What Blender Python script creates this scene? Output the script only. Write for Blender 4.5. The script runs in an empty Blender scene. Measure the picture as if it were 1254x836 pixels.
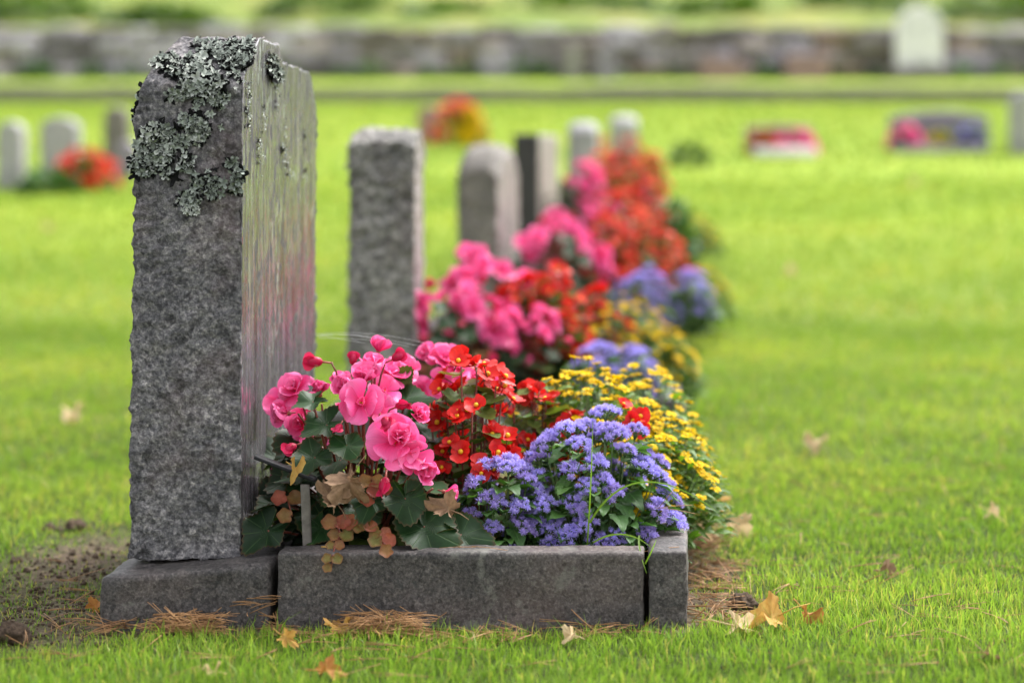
import bpy, math, random
import numpy as np
from mathutils import Vector, Matrix, noise
from mathutils.bvhtree import BVHTree

random.seed(11)
rng = np.random.default_rng(11)
C = bpy.context.scene.collection
PI = math.pi
R = math.radians
U = random.uniform
FPX = 2438.0          # focal length in photograph pixels (70 mm on 36 mm, 1254 px wide)
CAMH = 0.70

def at(px, py, Y):
    """measured picture point + depth -> world point"""
    return Vector(((px - 627) / FPX * Y, Y, CAMH - (py - 200) / FPX * Y))

ROW = 0.0792          # the row of graves drifts to the right as it recedes
def rowx(Y): return ROW * (Y - 3.0)

# ------------------------------------------------------------------ terrain
_cy = np.array([-40, 4.2, 5.5, 7.5, 9.9, 12.1, 15, 20, 25, 27, 32.2, 32.9, 36, 45, 60, 140], float)
_cz = np.array([0, 0, .015, .09, .30, .51, .77, 1.14, 1.47, 1.55, 2.08, 2.78, 3.2, 4.6, 6.6, 10], float)
_ty = np.arange(-40, 140, .05)
_tz = np.interp(_ty, _cy, _cz)
_k = np.exp(-(np.arange(-30, 31) * .05 / .5) ** 2); _k /= _k.sum()
_ts = np.convolve(np.pad(_tz, 30, mode='edge'), _k, mode='valid')
_w = np.clip((_ty - 28) / 2, 0, 1)
_tz = _ts * (1 - _w) + _tz * _w
def terr(Y): return float(np.interp(Y, _ty, _tz))

# ------------------------------------------------------------------ materials
class Nodes:
    def __init__(s, name):
        s.m = bpy.data.materials.new(name); s.m.use_nodes = True
        s.t = s.m.node_tree; s.t.nodes.clear()
        s.out = s.t.nodes.new('ShaderNodeOutputMaterial')
    def n(s, typ, **kw):
        o = s.t.nodes.new('ShaderNode' + typ)
        for k, v in kw.items():
            if k == 'ins':
                for i, x in v.items():
                    if isinstance(x, bpy.types.NodeSocket): s.t.links.new(x, o.inputs[i])
                    else: o.inputs[i].default_value = x
            else: setattr(o, k, v)
        return o
    def link(s, a, b): s.t.links.new(a, b)
    def math(s, op, a, b=0.0, c=0.0, clamp=False):
        o = s.n('Math', operation=op, use_clamp=clamp, ins={0: a, 1: b, 2: c}); return o.outputs[0]
    def mix(s, f, a, b, mode='MIX'):
        o = s.n('MixRGB', blend_type=mode, ins={0: f, 1: a, 2: b}); return o.outputs[0]
    def ramp(s, f, stops, interp='LINEAR'):
        o = s.n('ValToRGB', ins={0: f}); cr = o.color_ramp; cr.interpolation = interp
        while len(cr.elements) < len(stops): cr.elements.new(.5)
        for e, (p, c) in zip(cr.elements, stops):
            e.position = p; e.color = c if len(c) == 4 else (*c, 1)
        return o.outputs[0]
    def coord(s, scale=(1, 1, 1)):
        tc = s.n('TexCoord'); mp = s.n('Mapping', ins={0: tc.outputs['Object'], 3: scale}); return mp.outputs[0]
    def noise(s, vec, scale, detail=4, rough=.55, dist=0.):
        return s.n('TexNoise', ins={'Vector': vec, 'Scale': scale, 'Detail': detail, 'Roughness': rough, 'Distortion': dist}).outputs[0]
    def vor(s, vec, scale, feature='F1'):
        return s.n('TexVoronoi', feature=feature, ins={'Vector': vec, 'Scale': scale})
    def q(s):
        a = s.n('Attribute', attribute_name='q'); x = s.n('SeparateXYZ', ins={0: a.outputs['Vector']})
        return x.outputs[0], x.outputs[1], x.outputs[2]
    def bump(s, h, strength=.5, dist=.002, normal=None):
        ins = {'Height': h, 'Strength': strength, 'Distance': dist}
        if normal is not None: ins['Normal'] = normal
        return s.n('Bump', ins=ins).outputs[0]
    def surf(s, sh): s.link(sh, s.out.inputs[0]); return s.m
    def pbsdf(s, col, rough=.6, normal=None, spec=.5, **kw):
        p = s.n('BsdfPrincipled', ins={'Base Color': col, 'Roughness': rough, 'Specular IOR Level': spec})
        if normal is not None: s.link(normal, p.inputs['Normal'])
        for k, v in kw.items(): p.inputs[k].default_value = v
        return p.outputs[0]
    def leafmix(s, col, trans_col, f, rough=.5, normal=None, spec=.4):
        a = s.pbsdf(col, rough, normal, spec)
        b = s.n('BsdfTranslucent', ins={0: trans_col}).outputs[0]
        return s.n('MixShader', ins={0: f, 1: a, 2: b}).outputs[0]

def c4(r, g, b): return (r, g, b, 1)

def granite(name, cols, mott=7., bumpd=.004, rough=.75, pale=0., stain=True, warm=.0, gscale=230.):
    N = Nodes(name); v = N.coord()
    n1 = N.noise(v, gscale, 3, .7)
    cell = N.vor(v, gscale * .75)
    base = N.ramp(n1, [(.30, cols[0]), (.47, cols[1]), (.60, cols[2]), (.74, cols[3])])
    sp = N.ramp(cell.outputs['Color'], [(.0, (.25, .25, .26)), (.35, (.8, .8, .8)), (.7, (1.1, 1.08, 1.05)), (1, (1.7, 1.65, 1.6))])
    base = N.mix(.75, base, sp, 'MULTIPLY')
    m = N.noise(v, mott, 6, .65)
    base = N.mix(1, base, N.ramp(m, [(.3, (.55, .54, .55)), (.5, (.95, .93, .92)), (.7, (1.35, 1.3, 1.25))]), 'MULTIPLY')
    m2 = N.noise(v, gscale * .42, 5, .7, .3)
    base = N.mix(.8 if gscale < 200 else .45, base, N.ramp(m2, [(.36, (.5, .5, .52)), (.5, (1, 1, 1)), (.64, (1.4, 1.38, 1.35))]), 'MULTIPLY')
    if warm:
        w = N.noise(v, 4.2, 5, .6)
        base = N.mix(N.math('MULTIPLY', N.ramp(w, [(.5, (0, 0, 0)), (.68, (1, 1, 1))]), warm), base, c4(.20, .13, .115))
    if pale:
        pv = N.noise(v, 11, 7, .68, .25)
        base = N.mix(N.math('MULTIPLY', N.ramp(pv, [(.565, (0, 0, 0)), (.62, (1, 1, 1))]), pale), base, c4(.27, .27, .22) if pale < .45 else c4(.19, .185, .16))
        pd = N.noise(v, 31, 3, .5, .2)
        base = N.mix(N.math('MULTIPLY', N.ramp(pd, [(.66, (0, 0, 0)), (.69, (1, 1, 1))]), .75), base, c4(.035, .035, .035))
    pit = N.ramp(N.noise(v, gscale * .3, 3, .5), [(.34, (.35, .34, .34)), (.42, (1, 1, 1))])
    base = N.mix(.7, base, pit, 'MULTIPLY')
    h = N.math('ADD', N.noise(v, 34, 10, .74, .4), N.math('ADD', N.math('MULTIPLY', n1, .25), N.math('MULTIPLY', m2, .4)))
    nb = N.bump(h, .75, bumpd)
    return N.surf(N.pbsdf(base, rough, nb, .35))

def streaked(name, tone=(.105, .094, .108), green=.10, refl=.10):
    """smooth front of a headstone: vertical rain streaks, algae film, dull polish"""
    N = Nodes(name); v = N.coord()
    vs = N.coord((95, 46, 3.4)); vs2 = N.coord((300, 85, 11)); vs3 = N.coord((55, 22, 1.4)); vs4 = N.coord((300, 75, 22))
    s1 = N.noise(vs, 1, 5, .65); s2 = N.noise(vs2, 1, 4, .65); s3 = N.noise(vs3, 1, 4, .6); s4 = N.noise(vs4, 1, 3, .6)
    base = N.ramp(s1, [(.36, tuple(x * .35 for x in tone)), (.46, tuple(x * .8 for x in tone)), (.54, tone), (.64, tuple(min(1, x * 1.55) for x in tone))])
    base = N.mix(.8, base, N.ramp(s2, [(.40, (.42, .41, .41)), (.58, (1.3, 1.28, 1.27))]), 'MULTIPLY')
    alg = N.noise(v, 5.5, 3, .5)
    am = N.math('MULTIPLY', N.ramp(alg, [(.50, (0, 0, 0)), (.60, (1, 1, 1))]), N.ramp(s3, [(.44, (0, 0, 0)), (.6, (1, 1, 1))]))
    base = N.mix(N.math('MULTIPLY', am, green), base, c4(.15, .20, .075))
    dk = N.math('MULTIPLY', N.ramp(s4, [(.43, (1, 1, 1)), (.47, (0, 0, 0))]), N.ramp(N.noise(v, 13, 4, .55), [(.40, (.0, .0, .0)), (.54, (1, 1, 1))]))
    base = N.mix(dk, base, c4(.02, .018, .018))
    lt = N.math('MULTIPLY', N.ramp(s4, [(.57, (0, 0, 0)), (.62, (1, 1, 1))]), N.ramp(N.noise(v, 9, 3, .5), [(.46, (0, 0, 0)), (.62, (1, 1, 1))]))
    base = N.mix(N.math('MULTIPLY', lt, .7), base, c4(.30, .33, .31))
    pk = N.noise(v, 320, 4, .6)
    base = N.mix(.5, base, N.ramp(pk, [(.35, (.5, .5, .5)), (.6, (1.15, 1.15, 1.15))]), 'MULTIPLY')
    h = N.math('ADD', s2, N.math('ADD', N.math('MULTIPLY', s1, .6), N.math('MULTIPLY', dk, -.9)))
    nb = N.bump(h, .22, .0006)
    r = N.ramp(s2, [(.35, (refl + .25,) * 3), (.6, (refl,) * 3)])
    r = N.mix(dk, r, c4(.8, .8, .8))
    return N.surf(N.pbsdf(base, r, nb, .6))

def leaf_mat(name, dark, mid, alt, vein=None, trans=.25, rough=.42, palm=False, vs=.35, spec=.4, edge=.25):
    """q = (across / radius, along / angle, tint)"""
    N = Nodes(name); qu, qv, qt = N.q(); v = N.coord()
    base = N.ramp(qt, [(0, dark), (.55, mid), (1, alt)])
    nz = N.noise(v, 60, 4, .6)
    base = N.mix(.6, base, N.ramp(nz, [(.3, (.6, .6, .6)), (.7, (1.35, 1.35, 1.3))]), 'MULTIPLY')
    if palm:
        a = N.math('ABSOLUTE', N.math('SUBTRACT', N.math('FRACT', N.math('MULTIPLY', qv, 9.)), .5))
        vm = N.ramp(N.math('MULTIPLY', a, N.math('ADD', qu, .25)), [(.0, (1, 1, 1)), (.055, (0, 0, 0))])
        ed = N.ramp(qu, [(.9 if edge < .5 else .45, (0, 0, 0)), (1., (1, 1, 1))])
        base = N.mix(N.math('MULTIPLY', ed, edge), base, c4(.20, .05, .03))
    else:
        d = N.math('ABSOLUTE', N.math('SUBTRACT', qu, .5))
        a = N.math('ABSOLUTE', N.math('SUBTRACT', N.math('FRACT', N.math('SUBTRACT', N.math('MULTIPLY', qv, 6.), N.math('MULTIPLY', d, 4.))), .5))
        vm1 = N.ramp(a, [(.0, (1, 1, 1)), (.10, (0, 0, 0))]); vm2 = N.ramp(d, [(.0, (1, 1, 1)), (.05, (0, 0, 0))])
        vm = N.math('MAXIMUM', N.math('MULTIPLY', vm1, .6), vm2)
    vc = vein or tuple(min(1, x * 2.2) for x in mid)
    base = N.mix(N.math('MULTIPLY', vm, vs), base, (*vc, 1))
    nb = N.bump(N.math('SUBTRACT', nz, N.math('MULTIPLY', vm, .6)), .5, .0012)
    tc = N.mix(1, base, c4(1.3, 1.5, .5), 'MULTIPLY')
    return N.surf(N.leafmix(base, tc, trans, rough, nb, spec))

def petal_mat(name, inner, mid, edge, trans=.3, rough=.45, streak=.25, spec=.35):
    N = Nodes(name); qu, qv, qt = N.q(); v = N.coord()
    base = N.ramp(qv, [(.0, inner), (.45, mid), (1, edge)])
    st = N.noise(N.n('CombineXYZ', ins={0: N.math('MULTIPLY', qu, 26.), 1: N.math('MULTIPLY', qv, 2.), 2: N.math('MULTIPLY', qt, 9.)}).outputs[0], 1, 3, .6)
    base = N.mix(streak, base, N.ramp(st, [(.3, (.62, .55, .6)), (.7, (1.25, 1.3, 1.3))]), 'MULTIPLY')
    base = N.mix(1, base, N.ramp(qt, [(0, (.72, .66, .70)), (1, (1.12, 1.12, 1.12))]), 'MULTIPLY')
    oi = N.n('ObjectInfo')
    base = N.mix(.8, base, N.ramp(oi.outputs['Random'], [(0, (.78, .70, .74)), (.5, (1, 1, 1)), (1, (1.06, 1.12, 1.12))]), 'MULTIPLY')
    nb = N.bump(st, .25, .0008)
    return N.surf(N.leafmix(base, base, trans, rough, nb, spec))

def flat_mat(name, a, b, scale=60, rough=.7, trans=0, bumpd=.001, spec=.35):
    N = Nodes(name); v = N.coord()
    nz = N.noise(v, scale, 5, .62)
    base = N.ramp(nz, [(.3, a), (.7, b)])
    nb = N.bump(nz, .6, bumpd)
    if trans: return N.surf(N.leafmix(base, base, trans, rough, nb, spec))
    return N.surf(N.pbsdf(base, rough, nb, spec))

def grass_mat():
    N = Nodes('grass_blade'); qr, qv, qt = N.q()
    base = N.ramp(qr, [(0, (.080, .165, .016)), (.45, (.175, .300, .034)), (.80, (.28, .385, .065)), (.93, (.40, .40, .08)), (1, (.42, .32, .14))])
    base = N.mix(1, base, N.ramp(qt, [(0, (.84, .88, .8)), (.5, (1.05, 1.05, 1.05)), (1, (1.32, 1.14, 1.25))]), 'MULTIPLY')
    bn = N.noise(N.coord((.16, .75, 1)), .8, 4, .6)
    base = N.mix(1, base, N.ramp(bn, [(.34, (.95, .97, .93)), (.5, (1.04, 1.04, 1.02)), (.66, (1.14, 1.08, 1.1))]), 'MULTIPLY')
    # blade tint by distance: warmer in mid lawn, darker and yellower up the slope
    py = N.n('SeparateXYZ', ins={0: N.n('TexCoord').outputs['Object']}).outputs[1]
    base = N.mix(1, base, N.ramp(N.n('MapRange', ins={0: py, 1: 3., 2: 15.}).outputs[0], [(0, (1, 1, 1)), (.35, (1.12, 1.05, .95)), (1, (.84, .79, .62))]), 'MULTIPLY')
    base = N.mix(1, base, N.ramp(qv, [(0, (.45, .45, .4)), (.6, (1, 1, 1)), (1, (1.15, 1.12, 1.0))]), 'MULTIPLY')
    tc = N.mix(1, base, c4(1.22, 1.25, .85), 'MULTIPLY')
    return N.surf(N.leafmix(base, tc, .5, .45, None, .3))

def ground_mat():
    N = Nodes('lawn_ground'); qs, qf, qz = N.q(); v = N.coord()
    n1 = N.noise(v, 1.1, 5, .6); n2 = N.noise(v, 55, 6, .7); n3 = N.noise(N.coord((.16, .75, 1)), .8, 4, .6)
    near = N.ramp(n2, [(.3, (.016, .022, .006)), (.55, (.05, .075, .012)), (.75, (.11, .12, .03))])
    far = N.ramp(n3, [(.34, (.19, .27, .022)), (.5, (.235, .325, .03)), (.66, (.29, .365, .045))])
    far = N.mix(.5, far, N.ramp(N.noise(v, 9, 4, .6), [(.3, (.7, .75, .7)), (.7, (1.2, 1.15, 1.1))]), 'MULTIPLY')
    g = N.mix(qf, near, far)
    soil = N.ramp(n2, [(.3, (.03, .02, .013)), (.5, (.10, .07, .047)), (.72, (.24, .175, .12))])
    sm = N.math('MULTIPLY', qs, N.ramp(N.noise(v, 26, 4, .6), [(.32, (.35, .35, .35)), (.5, (1, 1, 1))]))
    g = N.mix(sm, g, soil)
    bank = N.ramp(N.noise(v, .5, 6, .65), [(.3, (.06, .11, .012)), (.5, (.15, .20, .03)), (.66, (.27, .23, .07))])
    g = N.mix(qz, g, bank)
    nb = N.bump(n2, .9, .012)
    return N.surf(N.pbsdf(g, .9, nb, .15))

M = {}
M['g_rough'] = granite('rough_hewn_granite', [(.085, .083, .091), (.190, .186, .200), (.305, .298, .310), (.48, .46, .45)], 11, .024, .85, 0, warm=.45, gscale=185)
M['g_face'] = streaked('weathered_polished_granite')
M['g_kerb'] = granite('kerb_granite', [(.034, .031, .031), (.066, .060, .059), (.105, .097, .095), (.165, .155, .15)], 9, .003, .62, .5, warm=.22, gscale=260)
M['g_grey'] = granite('grey_granite', [(.12, .12, .115), (.25, .247, .235), (.38, .37, .35), (.54, .53, .50)], 6, .014, .85, .4, warm=.3, gscale=150)
M['g_brown'] = granite('brownish_granite', [(.08, .074, .066), (.16, .148, .132), (.235, .218, .198), (.33, .31, .285)], 6, .005, .8, .2)
M['g_dark'] = granite('dark_granite', [(.012, .012, .012), (.03, .029, .028), (.05, .048, .046), (.09, .088, .085)], 6, .002, .5, 0)
M['g_white'] = granite('pale_stone', [(.66, .66, .69), (.74, .74, .77), (.80, .80, .83), (.86, .86, .88)], 5, .002, .6, 0)
M['g_pale'] = granite('pale_grey_stone', [(.24, .24, .25), (.32, .32, .33), (.40, .40, .41), (.48, .48, .48)], 3, .002, .6, .2)
M['g_pink'] = granite('reddish_granite', [(.16, .10, .095), (.27, .17, .16), (.38, .26, .24), (.48, .36, .34)], 5, .002, .5, 0)
M['face_pink'] = streaked('pinkish_headstone_front', (.30, .25, .25), .12, .35)
M['face_beige'] = streaked('beige_headstone_front', (.36, .31, .28), .1, .4)
M['g_mauve'] = granite('mauve_granite', [(.14, .13, .16), (.22, .20, .25), (.29, .27, .33), (.40, .38, .44)], 5, .002, .5, 0)
def wall_mat():
    N = Nodes('field_stone_wall'); v = N.coord(); qu, qv, qt = N.q()
    base = N.ramp(qt, [(0, (.10, .09, .09)), (.3, (.22, .20, .21)), (.6, (.34, .31, .345)), (.85, (.46, .43, .46)), (1, (.30, .20, .15))])
    base = N.mix(.9, base, N.ramp(N.noise(v, 5, 6, .65), [(.3, (.45, .42, .40)), (.5, (1, 1, 1)), (.7, (1.4, 1.4, 1.4))]), 'MULTIPLY')
    base = N.mix(N.ramp(N.noise(v, .9, 4, .6), [(.5, (0, 0, 0)), (.65, (.8, .8, .8))]), base, c4(.14, .12, .08))
    return N.surf(N.pbsdf(base, .9, N.bump(N.noise(v, 14, 6, .7), .8, .03), .2))
M['wallstone'] = wall_mat()
M['soil'] = flat_mat('dark_soil', (.008, .006, .004), (.035, .025, .018), 90, .95, 0, .006, .1)
M['gravel'] = flat_mat('pale_gravel', (.13, .15, .09), (.27, .28, .22), 2.5, .9, 0, .01)
M['grass'] = grass_mat(); M['ground'] = ground_mat()
M['pink'] = petal_mat('pink_petal', (.84, .02, .17), (.93, .085, .32), (.95, .22, .48), .3)
M['pinkdark'] = petal_mat('deep_pink_petal', (.50, .01, .05), (.66, .012, .08), (.78, .03, .14), .22)
M['red'] = petal_mat('red_petal', (.50, .006, .006), (.70, .011, .009), (.78, .026, .018), .25, .45, .4)
M['orange'] = petal_mat('orange_petal', (.66, .035, .015), (.84, .085, .05), (.90, .18, .11), .28)
M['yellow'] = petal_mat('yellow_petal', (.58, .34, .001), (.74, .50, .001), (.80, .56, .001), .32, .6, .1, .12)
M['anther'] = flat_mat('yellow_anther', (.60, .30, .01), (.85, .58, .03), 900, .6)
M['disc'] = flat_mat('flower_disc', (.46, .31, .004), (.68, .47, .006), 1200, .8)
M['blue'] = petal_mat('violet_blue_filament', (.22, .15, .58), (.38, .31, .82), (.58, .51, .93), .3, .6, .1)
M['bleaf'] = leaf_mat('begonia_leaf', (.006, .019, .006), (.018, .052, .014), (.075, .11, .018), (.06, .11, .035), .14, .50, True, .5, .25)
M['rleaf'] = leaf_mat('bronze_begonia_leaf', (.06, .10, .018), (.13, .17, .035), (.20, .12, .05), (.20, .20, .08), .28, .55, True, .2, .2)
M['trail'] = leaf_mat('reddish_trailing_leaf', (.12, .17, .03), (.22, .15, .045), (.38, .09, .06), (.34, .20, .09), .3, .5, True, .5, .3, .6)
M['aleaf'] = leaf_mat('ageratum_leaf', (.022, .060, .014), (.050, .125, .026), (.10, .21, .035), None, .26, .5, False, .4)
M['sleaf'] = leaf_mat('sanvitalia_leaf', (.035, .080, .012), (.085, .165, .020), (.16, .26, .03), None, .3, .5, False, .3)
M['stem'] = flat_mat('green_stem', (.06, .11, .03), (.13, .19, .06), 120, .55)
M['rstem'] = flat_mat('red_stem', (.13, .025, .018), (.24, .07, .045), 120, .45)
M['bracts'] = flat_mat('bud_bract', (.28, .035, .04), (.42, .15, .10), 150, .5, .2)
M['dry'] = flat_mat('dry_brown_leaf', (.15, .085, .045), (.34, .215, .125), 70, .75, .2, .002)
M['gold'] = flat_mat('golden_fallen_leaf', (.42, .20, .04), (.62, .40, .11), 60, .65, .3, .0015)
M['tan'] = flat_mat('pale_fallen_leaf', (.50, .35, .18), (.68, .52, .31), 60, .7, .3, .0015)
M['amber'] = flat_mat('amber_fallen_leaf', (.34, .13, .03), (.52, .25, .06), 60, .65, .3, .0015)
M['needle'] = flat_mat('pine_needle', (.19, .085, .032), (.42, .235, .10), 25, .6, 0, .0002)
M['clod'] = flat_mat('soil_clod', (.03, .021, .015), (.11, .078, .055), 160, .95, 0, .004, .1)
M['under'] = flat_mat('black_lichen_underside', (.006, .006, .006), (.02, .02, .02), 160, .95, 0, .001, .1)
M['metal'] = flat_mat('dull_stake_metal', (.09, .08, .07), (.19, .17, .15), 80, .7, 0, .0006, .3)
M['plate'] = flat_mat('black_name_plate', (.006, .006, .007), (.02, .02, .022), 120, .6, 0, .0006, .2)
M['silk'] = flat_mat('spider_silk', (.8, .8, .82), (.9, .9, .92), 30, .3, .5, 0)
M['shrub'] = leaf_mat('shrub_leaf', (.03, .07, .012), (.07, .13, .02), (.16, .22, .03), None, .3, .5)

def lichen_mat():
    N = Nodes('grey_green_lichen'); qu, qv, qt = N.q(); v = N.coord()
    nz = N.noise(v, 300, 4, .6)
    base = N.ramp(qt, [(0, (.20, .225, .195)), (.5, (.345, .375, .33)), (1, (.56, .57, .52))])
    base = N.mix(.7, base, N.ramp(nz, [(.3, (.6, .6, .6)), (.7, (1.25, 1.25, 1.25))]), 'MULTIPLY')
    base = N.mix(1, base, N.ramp(qu, [(0, (.55, .55, .55)), (.5, (.95, .95, .95)), (1, (1.15, 1.15, 1.15))]), 'MULTIPLY')
    g = N.n('NewGeometry')
    base = N.mix(g.outputs['Backfacing'], base, c4(.012, .012, .012))
    return N.surf(N.pbsdf(base, .85, N.bump(nz, .6, .001), .2))
M['lichen'] = lichen_mat()

# ------------------------------------------------------------------ mesh helpers
class MB:
    def __init__(s): s.v = []; s.f = []; s.m = []; s.q = []; s.n = 0
    def add(s, T, mtx=None, mat=0, tint=.5):
        V, F, Q = T
        if mtx is not None:
            A = np.array(mtx); V = V @ A[:3, :3].T + A[:3, 3]
        s.v.append(V); q = np.empty((len(V), 3)); q[:, :2] = Q; q[:, 2] = tint; s.q.append(q)
        n = s.n
        s.f.extend([tuple(i + n for i in f) for f in F]); s.m.extend([mat] * len(F)); s.n += len(V)
    def tube(s, pts, r0, r1, mat=0, seg=5, tint=.5):
        k = len(pts); V = []; Q = []
        for i, p in enumerate(pts):
            d = (pts[min(i + 1, k - 1)] - pts[max(i - 1, 0)]).normalized()
            a = d.orthogonal().normalized() if i == 0 else (a - d * a.dot(d)).normalized()
            b = d.cross(a); r = r0 + (r1 - r0) * i / (k - 1)
            for j in range(seg):
                t = 2 * PI * j / seg
                V.append(tuple(p + a * (r * math.cos(t)) + b * (r * math.sin(t)))); Q.append((j / seg, i / (k - 1)))
        F = [(i * seg + j, i * seg + (j + 1) % seg, (i + 1) * seg + (j + 1) % seg, (i + 1) * seg + j) for i in range(k - 1) for j in range(seg)]
        F.append(tuple(range((k - 1) * seg, k * seg))); F.append(tuple(range(seg - 1, -1, -1)))
        s.add((np.array(V), F, np.array(Q)), None, mat, tint)
    def mesh(s, name, mats, smooth=True):
        me = bpy.data.meshes.new(name)
        V = np.concatenate(s.v); me.from_pydata(V.tolist(), [], s.f)
        for m in mats: me.materials.append(M[m])
        me.polygons.foreach_set('material_index', s.m)
        me.polygons.foreach_set('use_smooth', [smooth] * len(s.f))
        a = me.attributes.new('q', 'FLOAT_VECTOR', 'POINT'); a.data.foreach_set('vector', np.concatenate(s.q).astype(np.float32).ravel())
        me.update(); return me
    def build(s, name, mats, parent=None, smooth=True): return link(name, s.mesh(name, mats, smooth), parent)

def link(name, me, parent=None):
    o = bpy.data.objects.new(name, me); C.objects.link(o)
    if parent: o.parent = parent
    return o
def tag(o, label=None, cat=None, group=None, kind=None):
    for k, v in (('label', label), ('category', cat), ('group', group), ('kind', kind)):
        if v: o[k] = v
    return o
def empty(name, loc, label, cat, group=None, rz=0):
    o = bpy.data.objects.new(name, None); C.objects.link(o); o.empty_display_size = .05
    o.location = loc; o.rotation_euler = (0, 0, rz); return tag(o, label, cat, group)
def copy_tree(o, parent=None):
    c = o.copy(); C.objects.link(c); c.parent = parent
    for ch in list(o.children): copy_tree(ch, c)
    return c
def dup(o, loc, rz, sc, label, group=None):
    c = copy_tree(o); c.location = loc; c.rotation_euler = (0, 0, rz); c.scale = (sc, sc, sc); c['label'] = label
    if group: c['group'] = group
    return c

def orient(p, z, roll=0., sc=1.):
    qz = Vector(z).normalized().to_track_quat('Z', 'Y').to_matrix().to_4x4()
    return Matrix.Translation(p) @ qz @ Matrix.Rotation(roll, 4, 'Z') @ Matrix.Scale(sc, 4)
def leaf_mtx(p, tip, up, sc=1.):
    y = Vector(tip).normalized(); z = Vector(up) - y * y.dot(Vector(up))
    if z.length < 1e-4: z = y.orthogonal()
    z.normalize(); x = y.cross(z)
    m = Matrix((x, y, z)).transposed().to_4x4()
    return Matrix.Translation(p) @ m @ Matrix.Scale(sc, 4)

def grid(nu, nv, fn):
    V = []; Q = []
    for j in range(nv):
        for i in range(nu):
            u, v = i / (nu - 1), j / (nv - 1)
            V.append(fn(u, v)); Q.append((u, v))
    F = [(j * nu + i, j * nu + i + 1, (j + 1) * nu + i + 1, (j + 1) * nu + i) for j in range(nv - 1) for i in range(nu - 1)]
    return np.array(V, float), F, np.array(Q, float)

def petal(L, W, cup=.2, side=.3, ruffle=.0, nu=7, nv=7, notch=0., ph=0., base=.22):
    def fn(u, v):
        v2 = min(v, .985); s = 2 * u - 1
        if v2 > .56: w = math.sqrt(max(0., 1 - ((v2 - .56) / .44) ** 2))
        else:
            t = v2 / .56; w = base + (1 - base) * t * t * (3 - 2 * t)
        x = s * W * w
        y = L * (v2 - notch * (1 - abs(s)) * max(0, v2 - .6)) + 0
        z = cup * L * v2 * v2 + side * W * s * s * w + ruffle * L * v2 * math.sin(s * 4.5 + ph + v2 * 2)
        return (x, y, z)
    return grid(nu, nv, fn)

def leaf(L, W, pw=.42, fold=.25, droop=.25, teeth=0., nu=5, nv=9, wave=.05):
    def fn(u, v):
        s = 2 * u - 1; vv = min(v, .99)
        w = W * (math.sin(PI * vv ** pw) ** .8 if vv > 0 else 0) + W * .06 * (1 - vv)
        if abs(s) > .99 and teeth: w *= 1 + teeth * (1 if round(v * (nv - 1)) % 2 else -1)
        return (s * w, L * vv, fold * abs(s) * w - droop * L * vv * vv + wave * L * math.sin(vv * 9 + s * 2) * abs(s))
    return grid(nu, nv, fn)

def palm_leaf(Rr, seed, teeth=.07, cup=.15, ruffle=.10, n=44, tip=.35, notch=.75, rings=(.0, .3, .55, .8, 1.)):
    rr = random.Random(seed); ph = rr.uniform(0, 6); ka = rr.uniform(-.12, .12)
    V = [(0, 0, 0)]; Q = [(0, 0)]; F = []
    for k, r in enumerate(rings[1:]):
        for i in range(n):
            t = 2 * PI * i / n - PI / 2      # notch at i=0 (pointing -Y)
            d = min(i, n - i) / (n / 2)       # 0 at the notch, 1 at the tip
            rad = (.80 + ka * math.cos(t)) * (1 - notch * math.exp(-(d / .07) ** 2)) + tip * math.exp(-((1 - d) / .16) ** 2) + .06 * math.sin(t * 5 + ph)
            if r == 1.: rad *= 1 + teeth * (1 if i % 2 else -1)
            x, y = Rr * r * rad * math.cos(t), Rr * r * rad * math.sin(t)
            z = Rr * (cup * r * r + ruffle * r * r * math.sin(t * 4 + ph) - .20 * r * max(0, math.sin(t)) * r)
            V.append((x, y + .0, z)); Q.append((r, i / n))
        b = 1 + k * n
        for i in range(n):
            j = (i + 1) % n
            F.append((0, b + i, b + j) if k == 0 else (b - n + i, b + i, b + j, b - n + j))
    return np.array(V), F, np.array(Q)

def ball(rx, ry, rz, ns=8, nr=6):
    V = []; Q = []; F = []
    for k in range(nr + 1):
        p = PI * k / nr
        for i in range(ns):
            t = 2 * PI * i / ns
            V.append((rx * math.sin(p) * math.cos(t), ry * math.sin(p) * math.sin(t), -rz * math.cos(p))); Q.append((i / ns, k / nr))
    for k in range(nr):
        for i in range(ns):
            j = (i + 1) % ns; F.append((k * ns + i, k * ns + j, (k + 1) * ns + j, (k + 1) * ns + i))
    return np.array(V), F, np.array(Q)

RX = lambda a: Matrix.Rotation(a, 4, 'X')
RZ = lambda a: Matrix.Rotation(a, 4, 'Z')
TR = lambda *a: Matrix.Translation(a)

# ------------------------------------------------------------------ stone blocks
def fbm(p, sc, oct=4, H=.9): return noise.fractal(p * sc, H, 2.0, oct)
def ridge(p, sc): return 1 - abs(noise.noise(p * sc)) * 2

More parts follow.
